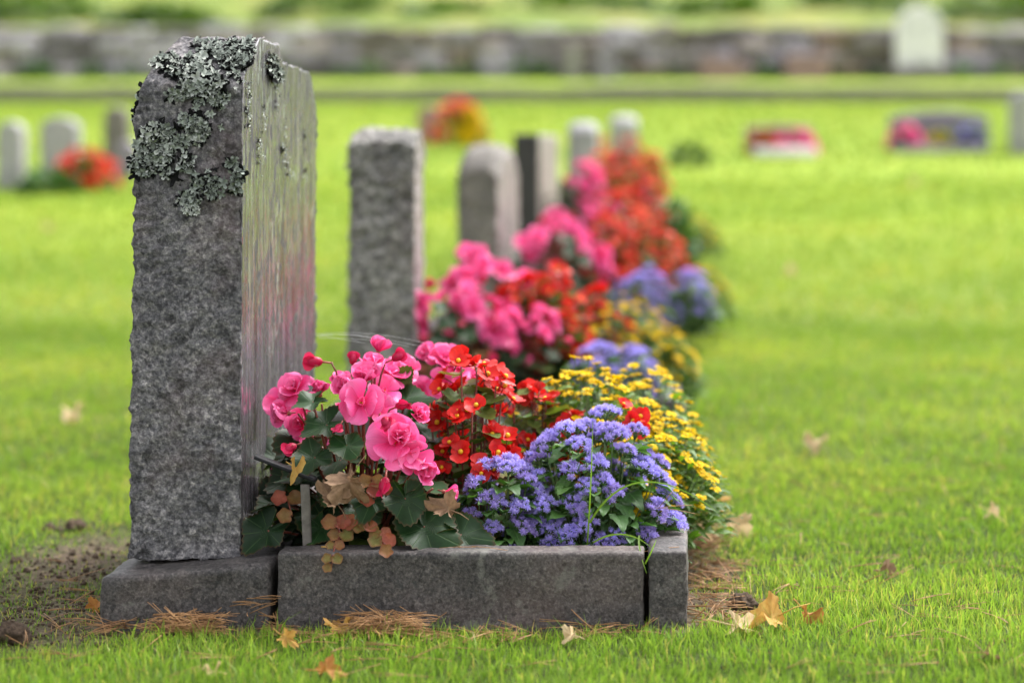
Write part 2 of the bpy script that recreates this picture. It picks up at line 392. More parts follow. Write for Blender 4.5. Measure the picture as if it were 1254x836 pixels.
def block(name, size, res, rad, disp=None, warp=None, mats=('g_kerb',), facemat=None, parent=None):
    """rounded box of size (x, y, z) with its own lattice on every side; corner at the origin"""
    sx, sy, sz = size
    n = [max(2, int(round(size[i] / res[i]))) for i in range(3)]
    idx = {}; P = []; F = []; FM = []
    def vid(i, j, k):
        key = (i, j, k)
        if key not in idx:
            idx[key] = len(P); P.append((i / n[0] * sx, j / n[1] * sy, k / n[2] * sz))
        return idx[key]
    fm = facemat or {}
    for i in range(n[0]):
        for j in range(n[1]):
            F.append((vid(i, j, 0), vid(i, j + 1, 0), vid(i + 1, j + 1, 0), vid(i + 1, j, 0))); FM.append(fm.get('-z', 0))
            F.append((vid(i, j, n[2]), vid(i + 1, j, n[2]), vid(i + 1, j + 1, n[2]), vid(i, j + 1, n[2]))); FM.append(fm.get('+z', 0))
    for i in range(n[0]):
        for k in range(n[2]):
            F.append((vid(i, 0, k), vid(i + 1, 0, k), vid(i + 1, 0, k + 1), vid(i, 0, k + 1))); FM.append(fm.get('-y', 0))
            F.append((vid(i, n[1], k), vid(i, n[1], k + 1), vid(i + 1, n[1], k + 1), vid(i + 1, n[1], k))); FM.append(fm.get('+y', 0))
    for j in range(n[1]):
        for k in range(n[2]):
            F.append((vid(0, j, k), vid(0, j, k + 1), vid(0, j + 1, k + 1), vid(0, j + 1, k))); FM.append(fm.get('-x', 0))
            F.append((vid(n[0], j, k), vid(n[0], j + 1, k), vid(n[0], j + 1, k + 1), vid(n[0], j, k + 1))); FM.append(fm.get('+x', 0))
    out = []
    for p in P:
        p = Vector(p); q = Vector((min(max(p.x, rad), sx - rad), min(max(p.y, rad), sy - rad), min(max(p.z, rad), sz - rad)))
        d = p - q; nrm = d.normalized()
        p = q + nrm * rad
        if disp: p = p + nrm * disp(p, nrm)
        if warp: p = warp(p)
        out.append(tuple(p))
    me = bpy.data.meshes.new(name); me.from_pydata(out, [], F)
    for m in mats: me.materials.append(M[m])
    me.polygons.foreach_set('material_index', FM); me.polygons.foreach_set('use_smooth', [True] * len(F)); me.update()
    return link(name, me, parent)

# ------------------------------------------------------------------ ground
def fast_mesh(name, V, quads, tris, Q, mat):
    me = bpy.data.meshes.new(name)
    me.vertices.add(len(V)); me.vertices.foreach_set('co', V.astype(np.float32).ravel())
    nq, nt = len(quads), len(tris)
    me.loops.add(nq * 4 + nt * 3)
    me.loops.foreach_set('vertex_index', np.concatenate([quads.ravel(), tris.ravel()]).astype(np.int32))
    me.polygons.add(nq + nt)
    me.polygons.foreach_set('loop_start', np.concatenate([np.arange(nq) * 4, nq * 4 + np.arange(nt) * 3]).astype(np.int32))
    me.polygons.foreach_set('use_smooth', np.ones(nq + nt, bool))
    a = me.attributes.new('q', 'FLOAT_VECTOR', 'POINT'); a.data.foreach_set('vector', Q.astype(np.float32).ravel())
    me.materials.append(M[mat]); me.update(calc_edges=True); me.validate()
    return link(name, me)

BED = dict(x0=-.625, x1=.268, y0=2.985, y1=3.90)
BEDY = [3.0, 4.85, 6.7, 8.55, 10.4]
SOILSPOTS = [(95, 690, .13, .30, .97), (30, 772, .16, .14, .85), (110, 745, .14, .14, .92), (50, 735, .12, .2, .75), (880, 742, .085, .10, .9), (872, 700, .05, .16, .9), (850, 660, .05, .2, .8), (230, 775, .2, .03, .7), (85, 645, .05, .12, .6)]
def ground_pt(px, py):
    Y = CAMH * FPX / (py - 200); return at(px, py, Y)
_spots = [(ground_pt(a, b), rx, ry, s) for a, b, rx, ry, s in SOILSPOTS]
def soil_mask(x, y):
    m = np.zeros_like(x)
    for p, rx, ry, s in _spots:
        m = np.maximum(m, s * np.exp(-(((x - p.x) / rx) ** 2 + ((y - p.y) / ry) ** 2) ** 1.5))
    for Yb in BEDY:
        ox = rowx(Yb); oy = Yb - 3
        sk = ROW * (y - 2.985)
        sk = np.where((y > Yb - .1) & (y < Yb + 1), ROW * (y - Yb), 0)
        dx = np.maximum(np.maximum(BED['x0'] + ox + sk - x, x - (BED['x1'] + ox + sk)), 0)
        dy = np.maximum(np.maximum(BED['y0'] + oy - y, y - (BED['y1'] + oy)), 0)
        d = np.hypot(dx, dy)
        m = np.maximum(m, np.exp(-(d / .022) ** 2))
    return m
def bumps(x, y):
    return .005 * np.sin(x * 9 + 1.3 * np.sin(y * 7)) * np.sin(y * 8 + 1.7 * np.sin(x * 6)) + .003 * np.sin(x * 31 + y * 17) * np.sin(y * 27 - x * 11)
def build_ground():
    xs = np.concatenate([-np.geomspace(90, 1.5, 46), np.linspace(-1.46, 1.46, 118), np.geomspace(1.5, 90, 46)])
    ys = np.concatenate([np.linspace(-30, 2.2, 16), np.linspace(2.22, 4.2, 90), np.linspace(4.3, 34, 150), np.linspace(34.5, 140, 60)])
    X, Y = np.meshgrid(xs, ys); X = X.ravel(); Y = Y.ravel()
    fade = np.clip(1 - (Y - 20) / 10, 0, 1)
    Z = np.interp(Y, _ty, _tz) + bumps(X, Y) * fade
    big = np.clip((Y - 33) / 10, 0, 1); Z += big * (.35 * np.sin(X * .31 + 1) * np.sin(Y * .23) + .15 * np.sin(X * .9 + Y * .4))
    nx, ny = len(xs), len(ys)
    i, j = np.meshgrid(np.arange(nx - 1), np.arange(ny - 1)); b = (j * nx + i).ravel()
    quads = np.stack([b, b + 1, b + nx + 1, b + nx], 1)
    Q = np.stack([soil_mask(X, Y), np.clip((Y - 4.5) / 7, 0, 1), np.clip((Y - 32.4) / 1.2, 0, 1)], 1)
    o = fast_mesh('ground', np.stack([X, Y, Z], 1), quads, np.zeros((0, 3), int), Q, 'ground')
    tag(o, kind='structure')
build_ground()

def in_beds(x, y):
    m = np.zeros(len(x), bool)
    for Yb in BEDY:
        sk = rowx(Yb) + ROW * (y - Yb)
        m |= (x > BED['x0'] + sk) & (x < BED['x1'] + sk) & (y > Yb - .008) & (y < Yb + .9)
    return m
def patch(x, y):
    return .5 + .25 * np.sin(x * 2.3 + 1.7 * np.sin(y * 1.9)) + .25 * np.sin(y * 3.7 + 2.1 * np.sin(x * 1.3 + .6))
def build_grass():
    zones = [(2.25, 3.3, .72, 105000, .023, .0017), (3.3, 4.6, .66, 110000, .021, .0021), (4.6, 7.5, .60, 120000, .023, .0034), (7.5, 13, .55, 90000, .028, .0068), (13, 25, .50, 60000, .036, .014)]
    Vs = []; Qs = []; cnt = 0; qd = []; td = []
    for y0, y1, hw, n, h, w in zones:
        y = np.sqrt(rng.uniform(y0 ** 2, y1 ** 2, n)); x = rng.uniform(-1, 1, n) * hw * .55 * y + rng.normal(0, .04, n)
        keep = ~in_beds(x, y)
        sm = soil_mask(x, y); keep &= rng.random(n) > sm * .93
        clump = .5 + .5 * np.sin(x * 61 + 3 * np.sin(y * 47)) * np.sin(y * 53 + 3 * np.sin(x * 43))
        keep &= rng.random(n) < .5 + .5 * clump
        x, y, sm, clump = x[keep], y[keep], sm[keep], clump[keep]; n = len(x)
        z = np.interp(y, _ty, _tz) + bumps(x, y) - .002
        th = rng.uniform(0, 2 * PI, n); lean = np.abs(rng.normal(.35, .32, n)); la = rng.uniform(0, 2 * PI, n)
        H = h * rng.lognormal(-.15, .33, n) * (1 - .55 * np.clip(sm * 1.5, 0, 1)) * (.75 + .4 * clump)
        W = w * rng.uniform(.6, 1.25, n)
        sx, sy = np.cos(th) * W / 2, np.sin(th) * W / 2
        lx, ly = np.cos(la), np.sin(la)
        bx = np.stack([x, y, z], 1)
        mid = np.stack([x + lx * H * lean * .38, y + ly * H * lean * .38, z + H * .55], 1)
        up = np.cos(np.clip(lean, 0, 1.25))
        tip = np.stack([x + lx * H * lean * 1.15, y + ly * H * lean * 1.15, z + H * (.5 + .5 * up)], 1)
        s = np.stack([sx, sy, np.zeros(n)], 1)
        V = np.stack([bx - s, bx + s, mid - s * .8, mid + s * .8, tip], 1).reshape(-1, 3)
        r = np.clip(rng.normal(.46, .2, n) + (patch(x, y) - .5) * .25, 0, .9); r = np.where(rng.random(n) < .055 + .25 * np.clip(sm, 0, 1), rng.uniform(.9, 1, n), r)
        pt = np.clip(patch(x * 1.7 + 3, y * 1.3) + rng.normal(0, .1, n), 0, 1)
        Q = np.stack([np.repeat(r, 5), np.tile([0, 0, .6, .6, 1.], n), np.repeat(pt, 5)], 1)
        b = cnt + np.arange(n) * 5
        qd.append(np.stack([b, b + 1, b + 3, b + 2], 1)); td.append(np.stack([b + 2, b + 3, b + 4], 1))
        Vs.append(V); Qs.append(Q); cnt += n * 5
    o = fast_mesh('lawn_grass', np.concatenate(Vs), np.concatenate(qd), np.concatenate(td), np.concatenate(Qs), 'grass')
    tag(o, 'short bright green lawn grass around the graves', 'grass', kind='stuff')
build_grass()

# ------------------------------------------------------------------ first gravestone
def stone_disp(amp, seed, face_amp=.15):
    off = Vector((seed * 3.1, seed * 1.7, seed * .9))
    def f(p, n):
        q = p + off
        d = .42 * fbm(q, 11, 3) + .40 * fbm(q, 30, 4, .6) + .26 * fbm(q, 85, 3, .5) + .34 * (ridge(q + Vector((0, 0, .3 * fbm(q, 9, 2))), 22) - .6)
        k = amp * (face_amp if n.x > .8 else 1.)
        return d * k - amp * .6
    return f

ST = dict(x=-.594, y=3.07, z=.083, t=.183, w=.655, h=.824)
def st_warp(p):
    b = p.y / ST['w']; c = p.z / ST['h']; a = p.x / ST['t']
    # level of the top falls away from the near end
    drop = .048 * min(1, max(0, (b - .30) / .08)) * .55 + .012 * b + .10 * max(0, (b - .80) / .2) ** 2.2
    z = p.z * (1 - drop / ST['h'] * max(0, c) ** 2)
    zr = max(0, (p.z - .738) / (.824 - .738))
    y = p.y + .13 * zr ** 1.25 * (1 - b)                       # broken, sloping near top edge
    lt = max(0, (c - .82) / .18)
    x = p.x + .045 * lt ** 2.0 * (1 - a) + .008 * c * (1 - a) - .004 * (1 - c)
    # chip along the bottom of the near face
    if p.y < .05: y += .012 * max(0, 1 - abs(p.z - .03) / .04) * max(0, noise.noise(p * 18) + .25)
    return Vector((x + ROW * y, y, z))
stone = empty('gravestone', (ST['x'], ST['y'], ST['z']), 'tall lichen-covered granite gravestone nearest the camera', 'gravestone', 'row of headstones')
slab = block('slab', (ST['t'], ST['w'], ST['h']), (.004, .008, .004), .007, stone_disp(.0095, 1.0, .10), st_warp, ('g_rough', 'g_face'), {'+x': 1}, stone)
_me = slab.data
_off = Vector((ST['x'], ST['y'], ST['z']))
bvh = BVHTree.FromPolygons([v.co + _off for v in _me.vertices], [tuple(p.vertices) for p in _me.polygons])

def flake(seed):
    rr = random.Random(seed); n = 20; V = [(0, 0, 0)]; Q = [(0, 0)]; F = []
    ph = rr.uniform(0, 6); k = rr.choice([2, 2.5, 3])
    for a, r in enumerate((.5, 1.)):
        for i in range(n):
            t = 2 * PI * i / n
            rad = (.30 + .75 * abs(math.sin(k * t + ph)) ** 1.1) * (1 + rr.uniform(-.22, .22)) if r == 1. else .38
            z = .30 * r * r + (.30 * math.sin(3 * t + ph) if r == 1. else 0)
            V.append((rad * math.cos(t), rad * math.sin(t), z)); Q.append((r, i / n))
        b = 1 + a * n
        for i in range(n):
            j = (i + 1) % n
            F.append((0, b + i, b + j) if a == 0 else (b - n + i, b + i, b + j, b - n + j))
    return np.array(V), F, np.array(Q)
FLK = [flake(i) for i in range(10)]
def lichen_patch(ells, n, size=(.0055, .0125), d=None, tone=(.1, .9), side=False):
    mb = MB(); hits = 0; n = int(n * 1.35)
    for it in range(n):
        cx, cy, rx, ry = random.choice(ells)
        a = U(0, 2 * PI); r = math.sqrt(U(0, 1)) * 1.22
        if r > .78 and random.random() < .62 + .5 * (r - .78): continue
        px, py = cx + rx * r * math.cos(a), cy + ry * r * math.sin(a)
        p = at(px, py, 3.1); eye = Vector((0, 0, CAMH))
        if d is None: dv = (p - eye).normalized(); h, nrm, _i, _d = bvh.ray_cast(eye, dv)
        else: dv = Vector(d).normalized(); h, nrm, _i, _d = bvh.ray_cast(p - dv * 1.0, dv)
        if h is None or (nrm.x > .6 and not side) or (not side and h.y > ST['y'] + .22): continue
        if not side and noise.noise(h * 60) < -.10: continue
        if it % 4 == 0:      # dark lower thallus showing between the lobes
            mb.add(FLK[random.randrange(10)], orient(h + nrm * .0006 - _off, nrm + Vector((U(-.3, .3), 0, U(-.3, .3))), U(0, 6.28), U(*size) * 1.15), 1, 0); continue
        nz = (nrm + Vector((U(-.6, .6), U(-.4, .2), U(-.5, .75)))).normalized()
        sc = U(*size) * .85
        mb.add(FLK[random.randrange(10)], orient(h + nrm * U(.001, .007) - _off, nz, U(0, 6.28), sc), 0, U(*tone)); hits += 1
    if hits: tag(mb.build('lichen', ['lichen', 'under'], stone), kind='stuff')
lichen_patch([(285, 66, 42, 15), (316, 74, 18, 22), (268, 62, 28, 12), (300, 82, 22, 14)], 640, tone=(0, .75))
lichen_patch([(225, 84, 28, 15), (245, 103, 28, 20), (216, 110, 14, 12), (255, 120, 20, 14)], 600)
lichen_patch([(290, 98, 13, 9)], 80, (.003, .006), tone=(.7, 1))
lichen_patch([(238, 150, 32, 15), (215, 165, 30, 17), (252, 160, 14, 12)], 520)
lichen_patch([(186, 178, 28, 27), (206, 198, 26, 17), (176, 200, 15, 14)], 560)
lichen_patch([(265, 222, 34, 12), (246, 240, 22, 10), (288, 214, 8, 20)], 360, tone=(0, .6))
lichen_patch([(232, 250, 18, 7), (236, 257, 10, 5)], 90, (.003, .0055), tone=(.5, 1))
lichen_patch([(172, 128, 10, 16), (168, 118, 8, 10), (164, 140, 7, 10)], 150, d=(.8, .6, 0), tone=(0, .8))
lichen_patch([(186, 66, 10, 9), (192, 58, 8, 6)], 90, d=(.5, .7, -.5), tone=(0, .8))
lichen_patch([(332, 82, 8, 14), (337, 92, 5, 9)], 110, tone=(0, .6), side=True)
lichen_patch([(322, 150, 3, 30), (345, 175, 2.5, 26), (337, 120, 3, 18), (372, 190, 3, 40), (352, 205, 2, 16), (316, 190, 2, 30)], 150, (.0022, .0045), tone=(.3, 1), side=True)
lichen_patch([(302, 130, 3, 40)], 60, (.002, .005), tone=(.3, 1), side=True)

# ------------------------------------------------------------------ plinth and kerbs of bed 1
def kerb_disp(amp, seed):
    off = Vector((seed * 2.3, seed, seed * .7))
    return lambda p, n: amp * (fbm(p + off, 14, 3) + .5 * fbm(p + off, 60, 3, .7)) - amp * .3
def skew(p): return Vector((p.x + ROW * p.y, p.y, p.z))
PL = 0.26
def plinth_warp(p):
    q = skew(p); q.z += (.020 * (q.x / .25)) * (p.z / .17) ; return q
pl = block('plinth', (.257, .80, .165), (.006, .012, .006), .011, kerb_disp(.0030, 1), plinth_warp, ('g_kerb',))
pl.location = (-.622, 3.0, -.088)
tag(pl, 'low granite plinth block carrying the nearest lichen-covered gravestone', 'plinth', 'granite plinths')
def kerb(loc, size, seed, label, group='granite kerbstones of the flower beds', warp=skew):
    o = block('kerbstone', size, tuple(max(.006, s / 80) for s in size), .006, kerb_disp(.0022, seed), warp, ('g_kerb',))
    o.location = loc; return tag(o, label, 'kerbstone', group)
k_near = kerb((-.3555, 3.0, -.05), (.555, .062, .165), 2, 'long grey kerbstone across the near end of the first bed')
k_right = kerb((.2045, 3.0, -.05), (.061, .86, .167), 3, 'kerbstone edging the lawn side of the first bed')
k_far = kerb((-.30 + .06, 3.80, -.05), (.47, .06, .163), 4, 'kerbstone closing the far end of the first bed')

soil_o = block('bed_soil', (.60, .76, .12), (.03, .03, .06), .02, lambda p, n: .012 * fbm(p, 25, 4), skew, ('soil',))
soil_o.location = (-.36, 3.052, -.05); tag(soil_o, kind='structure')

# ------------------------------------------------------------------ flower meshes
def pink_flower(seed, kind):
    rr = random.Random(seed); mb = MB(); u = rr.uniform
    if kind == 'double': sets = [(5, -4, 26, .045, .031), (3, 22, 52, .036, .025), (3, 48, 78, .025, .018), (2, 70, 86, .016, .012)]
    elif kind == 'single': sets = [(3, 4, 20, .044, .031), (2, 15, 40, .040, .028), (3, 55, 75, .014, .010)]
    elif kind == 'cup': sets = [(4, 42, 60, .040, .028), (4, 58, 75, .034, .022), (2, 75, 86, .022, .014)]
    else: sets = [(3, 60, 76, .038, .025), (3, 70, 85, .034, .02)]
    for n, e0, e1, L, W in sets:
        a0 = u(0, 6.28)
        for i in range(n):
            T = petal(L * u(.9, 1.1), W * u(.9, 1.12), u(-.16, .26), u(-.18, .38), u(.03, .10), ph=u(0, 6), nu=9, nv=9)
            mb.add(T, RZ(a0 + 2 * PI * i / n + u(-.15, .15)) @ RX(R(u(e0, e1))) @ TR(0, .002, 0), 0, u(.25, 1))
    for i in range(6): mb.add(ball(.0016, .0016, .003, 6, 4), TR(u(-.003, .003), u(-.003, .003), .004), 1, .6)
    mb.add(ball(.006, .006, .007), TR(0, 0, -.004), 2)
    mb.tube([Vector((0, 0, -.004)), Vector((u(-.004, .004), u(-.004, .004), -.022))], .0022, .0018, 2)
    return mb.mesh('flower', ['pink', 'anther', 'bracts'])
PINK = [pink_flower(1, 'double'), pink_flower(2, 'double'), pink_flower(3, 'single'), pink_flower(4, 'single'), pink_flower(5, 'cup'), pink_flower(6, 'half'), pink_flower(7, 'cup')]
PK = {'d': 0, 'D': 1, 's': 2, 'S': 3, 'c': 4, 'h': 5, 'C': 6}
def bud_mesh(seed):
    rr = random.Random(seed); mb = MB()
    for s in (0, 1):
        T = petal(.026, .015, .30, .55, .02, ph=s)
        mb.add(T, RZ(PI * s + .2) @ RX(R(74)) @ TR(0, .0035, 0), 0, rr.uniform(.2, .7))
    mb.add(ball(.0095, .0078, .013, 9, 7), TR(0, 0, .011), 0, .35)
    for s in range(2): mb.add(petal(.014, .009, .3, .3), RZ(1.4 + PI * s) @ RX(R(60)), 1, .5)
    mb.tube([Vector((0, 0, 0)), Vector((.002, 0, -.018))], .002, .0016, 1)
    return mb.mesh('bud', ['pinkdark', 'bracts'])
BUD = [bud_mesh(1), bud_mesh(2)]
def red_flower(seed, mat='red'):
    rr = random.Random(seed); mb = MB(); u = rr.uniform
    for i, (L, W, e) in enumerate([(.021, .0155, u(0, 30)), (.016, .0085, u(10, 45)), (.021, .0155, u(5, 45)), (.016, .0085, u(10, 40))]):
        mb.add(petal(L * u(.9, 1.1), W, u(-.1, .25), u(-.1, .4), .04, ph=u(0, 6), nu=6, nv=6, base=.4), RZ(PI / 2 * i + u(-.12, .12)) @ RX(R(e)), 0, u(.2, 1))
    mb.add(ball(.0042, .0042, .004, 8, 5), TR(0, 0, .0035), 1)
    mb.tube([Vector((0, 0, 0)), Vector((u(-.003, .003), u(-.003, .003), -.02))], .0012, .001, 2)
    return mb.mesh('flower', [mat, 'anther', 'rstem'])
RED = [red_flower(i) for i in range(5)]
ORG = [red_flower(20 + i, 'orange') for i in range(3)]
def red_bud(seed):
    mb = MB(); rr = random.Random(seed)
    for s in (-1, 1): mb.add(petal(.015, .0095, .25, .5), RZ(PI / 2 + s * PI / 2) @ RX(R(76)), 0, rr.uniform(.1, .8))
    mb.tube([Vector((0, 0, 0)), Vector((.002, 0, -.015))], .0014, .001, 1)
    return mb.mesh('bud', ['red', 'rstem'])
RBUD = red_bud(3)
def yellow_flower(seed):
    rr = random.Random(seed); mb = MB(); u = rr.uniform; n = 11
    for i in range(n):
        mb.add(petal(.0098 * u(.88, 1.08), .0036, u(-.25, .1), .2, 0, nu=4, nv=4, notch=.25, base=.55), RZ(2 * PI * i / n + u(-.08, .08)) @ RX(R(u(-2, 18))) @ TR(0, .003, 0), 0, u(.35, 1))
    mb.add(ball(.0042, .0042, .0024, 9, 5), TR(0, 0, .001), 1)
    mb.add(ball(.003, .003, .003, 6, 4), TR(0, 0, -.0025), 2)
    return mb.mesh('flower', ['yellow', 'disc', 'stem'])
YEL = [yellow_flower(i) for i in range(5)]
def blue_head(seed, nf, rad):
    rr = random.Random(seed); mb = MB(); u = rr.uniform
    for k in range(nf):
        t = k * 2.39996; r = rad * math.sqrt((k + .3) / nf)
        c = Vector((r * math.cos(t) + u(-.002, .002), r * math.sin(t) + u(-.002, .002), -.55 * r * r / rad + u(-.002, .002)))
        ax = (Vector((c.x, c.y, .022)) + Vector((u(-.004, .004), u(-.004, .004), 0))).normalized()
        fr = u(.0048, .0068)
        mb.add(ball(fr * .62, fr * .62, fr * .5, 7, 4), orient(c, ax), 0, u(.1, .5))
        mb.add(ball(fr * .45, fr * .45, fr * .9, 6, 4), orient(c - ax * fr * .7, ax), 1, .5)
        nfil = 46
        V = []; F = []; Q = []
        for i in range(nfil):
            th = math.acos(1 - 1.15 * (i + .5) / nfil); ph = i * 2.39996 + k
            d = Vector((math.sin(th) * math.cos(ph), math.sin(th) * math.sin(ph), math.cos(th)))
            d = (d + Vector((u(-.2, .2), u(-.2, .2), u(-.2, .2)))).normalized()
            s = d.orthogonal().normalized() * .00042
            p0 = d * fr * .4; L = fr * u(.95, 1.4); p2 = d * L + Vector((u(-1, 1), u(-1, 1), u(-1, 1))) * .0006
            b = len(V); s2 = s * 1.25
            V += [tuple(p0 - s), tuple(p0 + s), tuple(p2 + s2), tuple(p2 - s2)]; F.append((b, b + 1, b + 2, b + 3)); Q += [(0, .25), (1, .25), (1, 1), (0, 1)]
        mb.add((np.array(V), F, np.array(Q)), orient(c, ax), 0, u(.3, 1))
    for k in range(5):
        t = 2 * PI * k / 5 + u(-.3, .3); e = Vector((rad * .6 * math.cos(t), rad * .6 * math.sin(t), -.006))
        mb.tube([Vector((0, 0, -.024)), Vector((e.x * .4, e.y * .4, -.014)), e], .0011, .0007, 1, 4)
    return mb.mesh('flower', ['blue', 'stem'])
BLUE = [blue_head(1, 9, .018), blue_head(2, 7, .015), blue_head(3, 12, .021), blue_head(4, 4, .010), blue_head(5, 9, .017)]

# ------------------------------------------------------------------ plant builders (everything in local coordinates of the base)
BL = [palm_leaf(1, s, .042, .18, .13, 60) for s in range(6)]
TL = [palm_leaf(1, 70 + s, 0, .32, .05, 24, .03, .25, (0, .35, .7, 1.)) for s in range(4)]
RL = [palm_leaf(1, 40 + s, .03, .22, .05, 28, .12, .5, (0, .5, 1.)) for s in range(4)]
AL = [leaf(1, .36, .55, .3, .30, .07), leaf(1, .40, .52, .2, .45, .07), leaf(1, .33, .55, .45, .1, .07)]
SL = [leaf(1, .17, .62, .3, .2, 0, 3, 6), leaf(1, .20, .6, .4, .4, 0, 3, 6)]

def curve_pts(a, b, sag, n=5):
    m = (a + b) / 2 + sag
    return [a * (1 - t) ** 2 + m * 2 * t * (1 - t) + b * t * t for t in [i / (n - 1) for i in range(n)]]
def bezq(a, b, c, n=8): return [a * (1 - t) ** 2 + b * 2 * t * (1 - t) + c * t * t for t in [i / (n - 1) for i in range(n)]]
def put(mesh, name, root, p, d, sc=1.):
    o = link(name, mesh, root); o.matrix_local = orient(Vector(p), Vector(d), U(0, 6.28), sc); return o

def pink_plant(loc, label, blooms, buds, leaves=34, rx=.15, h=.20, inner=34, group='pink begonias'):
    root = empty('pink_begonia', loc, label, 'begonia', group); mb = MB()
    for p, d, kind, sc in blooms:
        put(PINK[PK[kind]], 'flower', root, p, d, sc)
        b = Vector((p.x * .25, p.y * .25, .02)); mb.tube(bezq(b, p - d.normalized() * .055 + Vector((0, 0, -.03)), p - d.normalized() * .02), .0035, .0018, 1)
    for p, d, sc in buds:
        put(random.choice(BUD), 'bud', root, p, d, sc)
        b = Vector((p.x * .3, p.y * .3, .05)); mb.tube(bezq(b, p - d.normalized() * .045 + Vector((0, 0, -.035)), p - d.normalized() * .015), .0025, .0014, 1)
    for i in range(leaves):
        a = i * 2.39996 + U(-.3, .3); t = (i + .5) / leaves; rr = rx * (.45 + .62 * math.sqrt(1 - .55 * t)) * U(.8, 1.1)
        p = Vector((rr * .75 * math.cos(a), rr * .75 * math.sin(a), .025 + h * .85 * t + U(-.015, .015)))
        out = Vector((math.cos(a), math.sin(a), U(-.5, .25) - .2)); up = Vector((math.cos(a) * .55, math.sin(a) * .55, 1))
        sc = U(.034, .056) * (1.12 - .35 * t)
        tint = random.choice([U(0, .3), U(.2, .6), U(.4, .75), U(.2, .5), U(.8, 1) if random.random() < .4 else .3])
        mb.add(BL[i % 6], leaf_mtx(p, out, up, sc), 0, tint)
        mb.tube(curve_pts(Vector((p.x * .1, p.y * .1, max(.0, p.z - .09))), p, Vector((0, 0, .02))), .0024, .0017, 1)
    for i in range(inner):
        a = i * 2.39996 + 1; t = (i + .5) / inner; rr = rx * U(.15, .75)
        p = Vector((rr * math.cos(a), rr * math.sin(a), .01 + h * .75 * t))
        mb.add(BL[i % 6], leaf_mtx(p, Vector((math.cos(a), math.sin(a), U(-.3, .2))), Vector((U(-.4, .4), U(-.6, .2), 1)), U(.034, .05)), 0, U(0, .35))
    f = mb.build('foliage', ['bleaf', 'rstem'], root)
    return root

def dome_dirs(n, zmin, jit=.12):
    out = []
    for i in range(n):
        z = 1 - (1 - zmin) * (i + .5) / n; a = i * 2.39996 + U(-jit, jit) * 4; r = math.sqrt(1 - z * z)
        out.append(Vector((r * math.cos(a), r * math.sin(a), z)))
    return out

def red_plant(loc, label, rx, ry, h, n, leaves=60, group='red begonias', extra=(), meshes=None, name='red_begonia', cat='begonia', zmin=.25):
    root = empty(name, loc, label, cat, group); mb = MB(); meshes = meshes or RED
    for d in dome_dirs(n, zmin):
        k = U(.82, 1.06); c = Vector((d.x * rx * k, d.y * ry * k, .05 + (h - .05) * d.z * k))
        mb.tube(curve_pts(Vector((d.x * rx * .2, d.y * ry * .2, .0)), c, Vector((d.x * .02, d.y * .02, .01))), .0028, .0014, 1)
        for q in range(random.choice([2, 3, 3])):
            o = Vector((U(-.02, .02), U(-.02, .02), U(-.016, .016))); dd = (d + Vector((U(-.7, .7), U(-.9, .4), U(-.3, .5)))).normalized()
            put(random.choice(meshes), 'flower', root, c + o, dd, U(.78, 1.08))
        if random.random() < .35: put(RBUD, 'bud', root, c + Vector((U(-.02, .02), U(-.02, .02), U(-.02, .01))), d + Vector((U(-.6, .6), U(-.6, .6), 0)), U(.8, 1.1))
    for p, d, sc in extra:
        put(random.choice(meshes), 'flower', root, p, d, sc)
        mb.tube(curve_pts(Vector((0, 0, .03)), p - d.normalized() * .015, Vector((0, 0, .03))), .002, .001, 1)
    for i in range(leaves):
        a = i * 2.39996; t = (i + .5) / leaves; rr = (1 - .45 * t * t) * U(.55, .98)
        p = Vector((rr * rx * .9 * math.cos(a), rr * ry * .9 * math.sin(a), .02 + (h - .03) * t * U(.75, 1)))
        mb.add(RL[i % 4], leaf_mtx(p, Vector((math.cos(a), math.sin(a), U(-.4, .6))), Vector((U(-.5, .5), U(-.8, .3), 1)), U(.016, .027)), 0, U(0, .95))
    mb.build('foliage', ['rleaf', 'rstem'], root)
    return root

def blue_plant(loc, label, rx, ry, h, n, leaves=230, zmin=.12, lowfront=5, group='violet-blue ageratums'):
    root = empty('ageratum', loc, label, 'ageratum', group); mb = MB()
    dirs = dome_dirs(n, zmin)
    for j in range(lowfront):
        a = -PI / 2 + (j - lowfront / 2) * .42 + U(-.1, .1); z = U(.12, .42); dirs.append(Vector((math.cos(a) * math.sqrt(1 - z * z), math.sin(a) * math.sqrt(1 - z * z), z)))
    for i, d in enumerate(dirs):
        low = d.z < .45
        if low and i < n and random.random() < .35: continue
        k = U(.90, 1.05); c = Vector((d.x * rx * k, d.y * ry * k, .02 + (h - .02) * d.z * k))
        ax = (Vector((d.x, d.y, d.z + .7)) + Vector((U(-.25, .25), U(-.25, .25), 0))).normalized()
        put(BLUE[random.choice([3, 1]) if low and random.random() < .6 else random.choice([0, 1, 2, 4, 2])], 'flower', root, c, ax, U(.82, 1.15))
        mb.tube(curve_pts(Vector((d.x * rx * .15, d.y * ry * .15, 0)), c - ax * .02, Vector((d.x * .03, d.y * .03, -.005))), .0017, .0012, 1, 4)
    for i in range(leaves):
        t = (i + .5) / leaves; z = U(.0, .93); a = i * 2.39996; rr = math.sqrt(max(.02, 1 - z * z)) * (U(.72, .99) if i % 4 else U(.3, .7))
        p = Vector((rr * rx * math.cos(a) * .95, rr * ry * math.sin(a) * .95, .004 + (h - .025) * z * (U(.82, .98) if i % 4 else .6)))
        out = Vector((math.cos(a), math.sin(a), U(-.35, .55))); up = Vector((math.cos(a) * .45 + U(-.3, .3), math.sin(a) * .45 + U(-.3, .3), 1))
        mb.add(AL[i % 3], leaf_mtx(p, out, up, U(.022, .042)), 0, min(1, max(0, U(.0, .65) + .35 * z)))
    mb.build('foliage', ['aleaf', 'stem'], root)
    return root

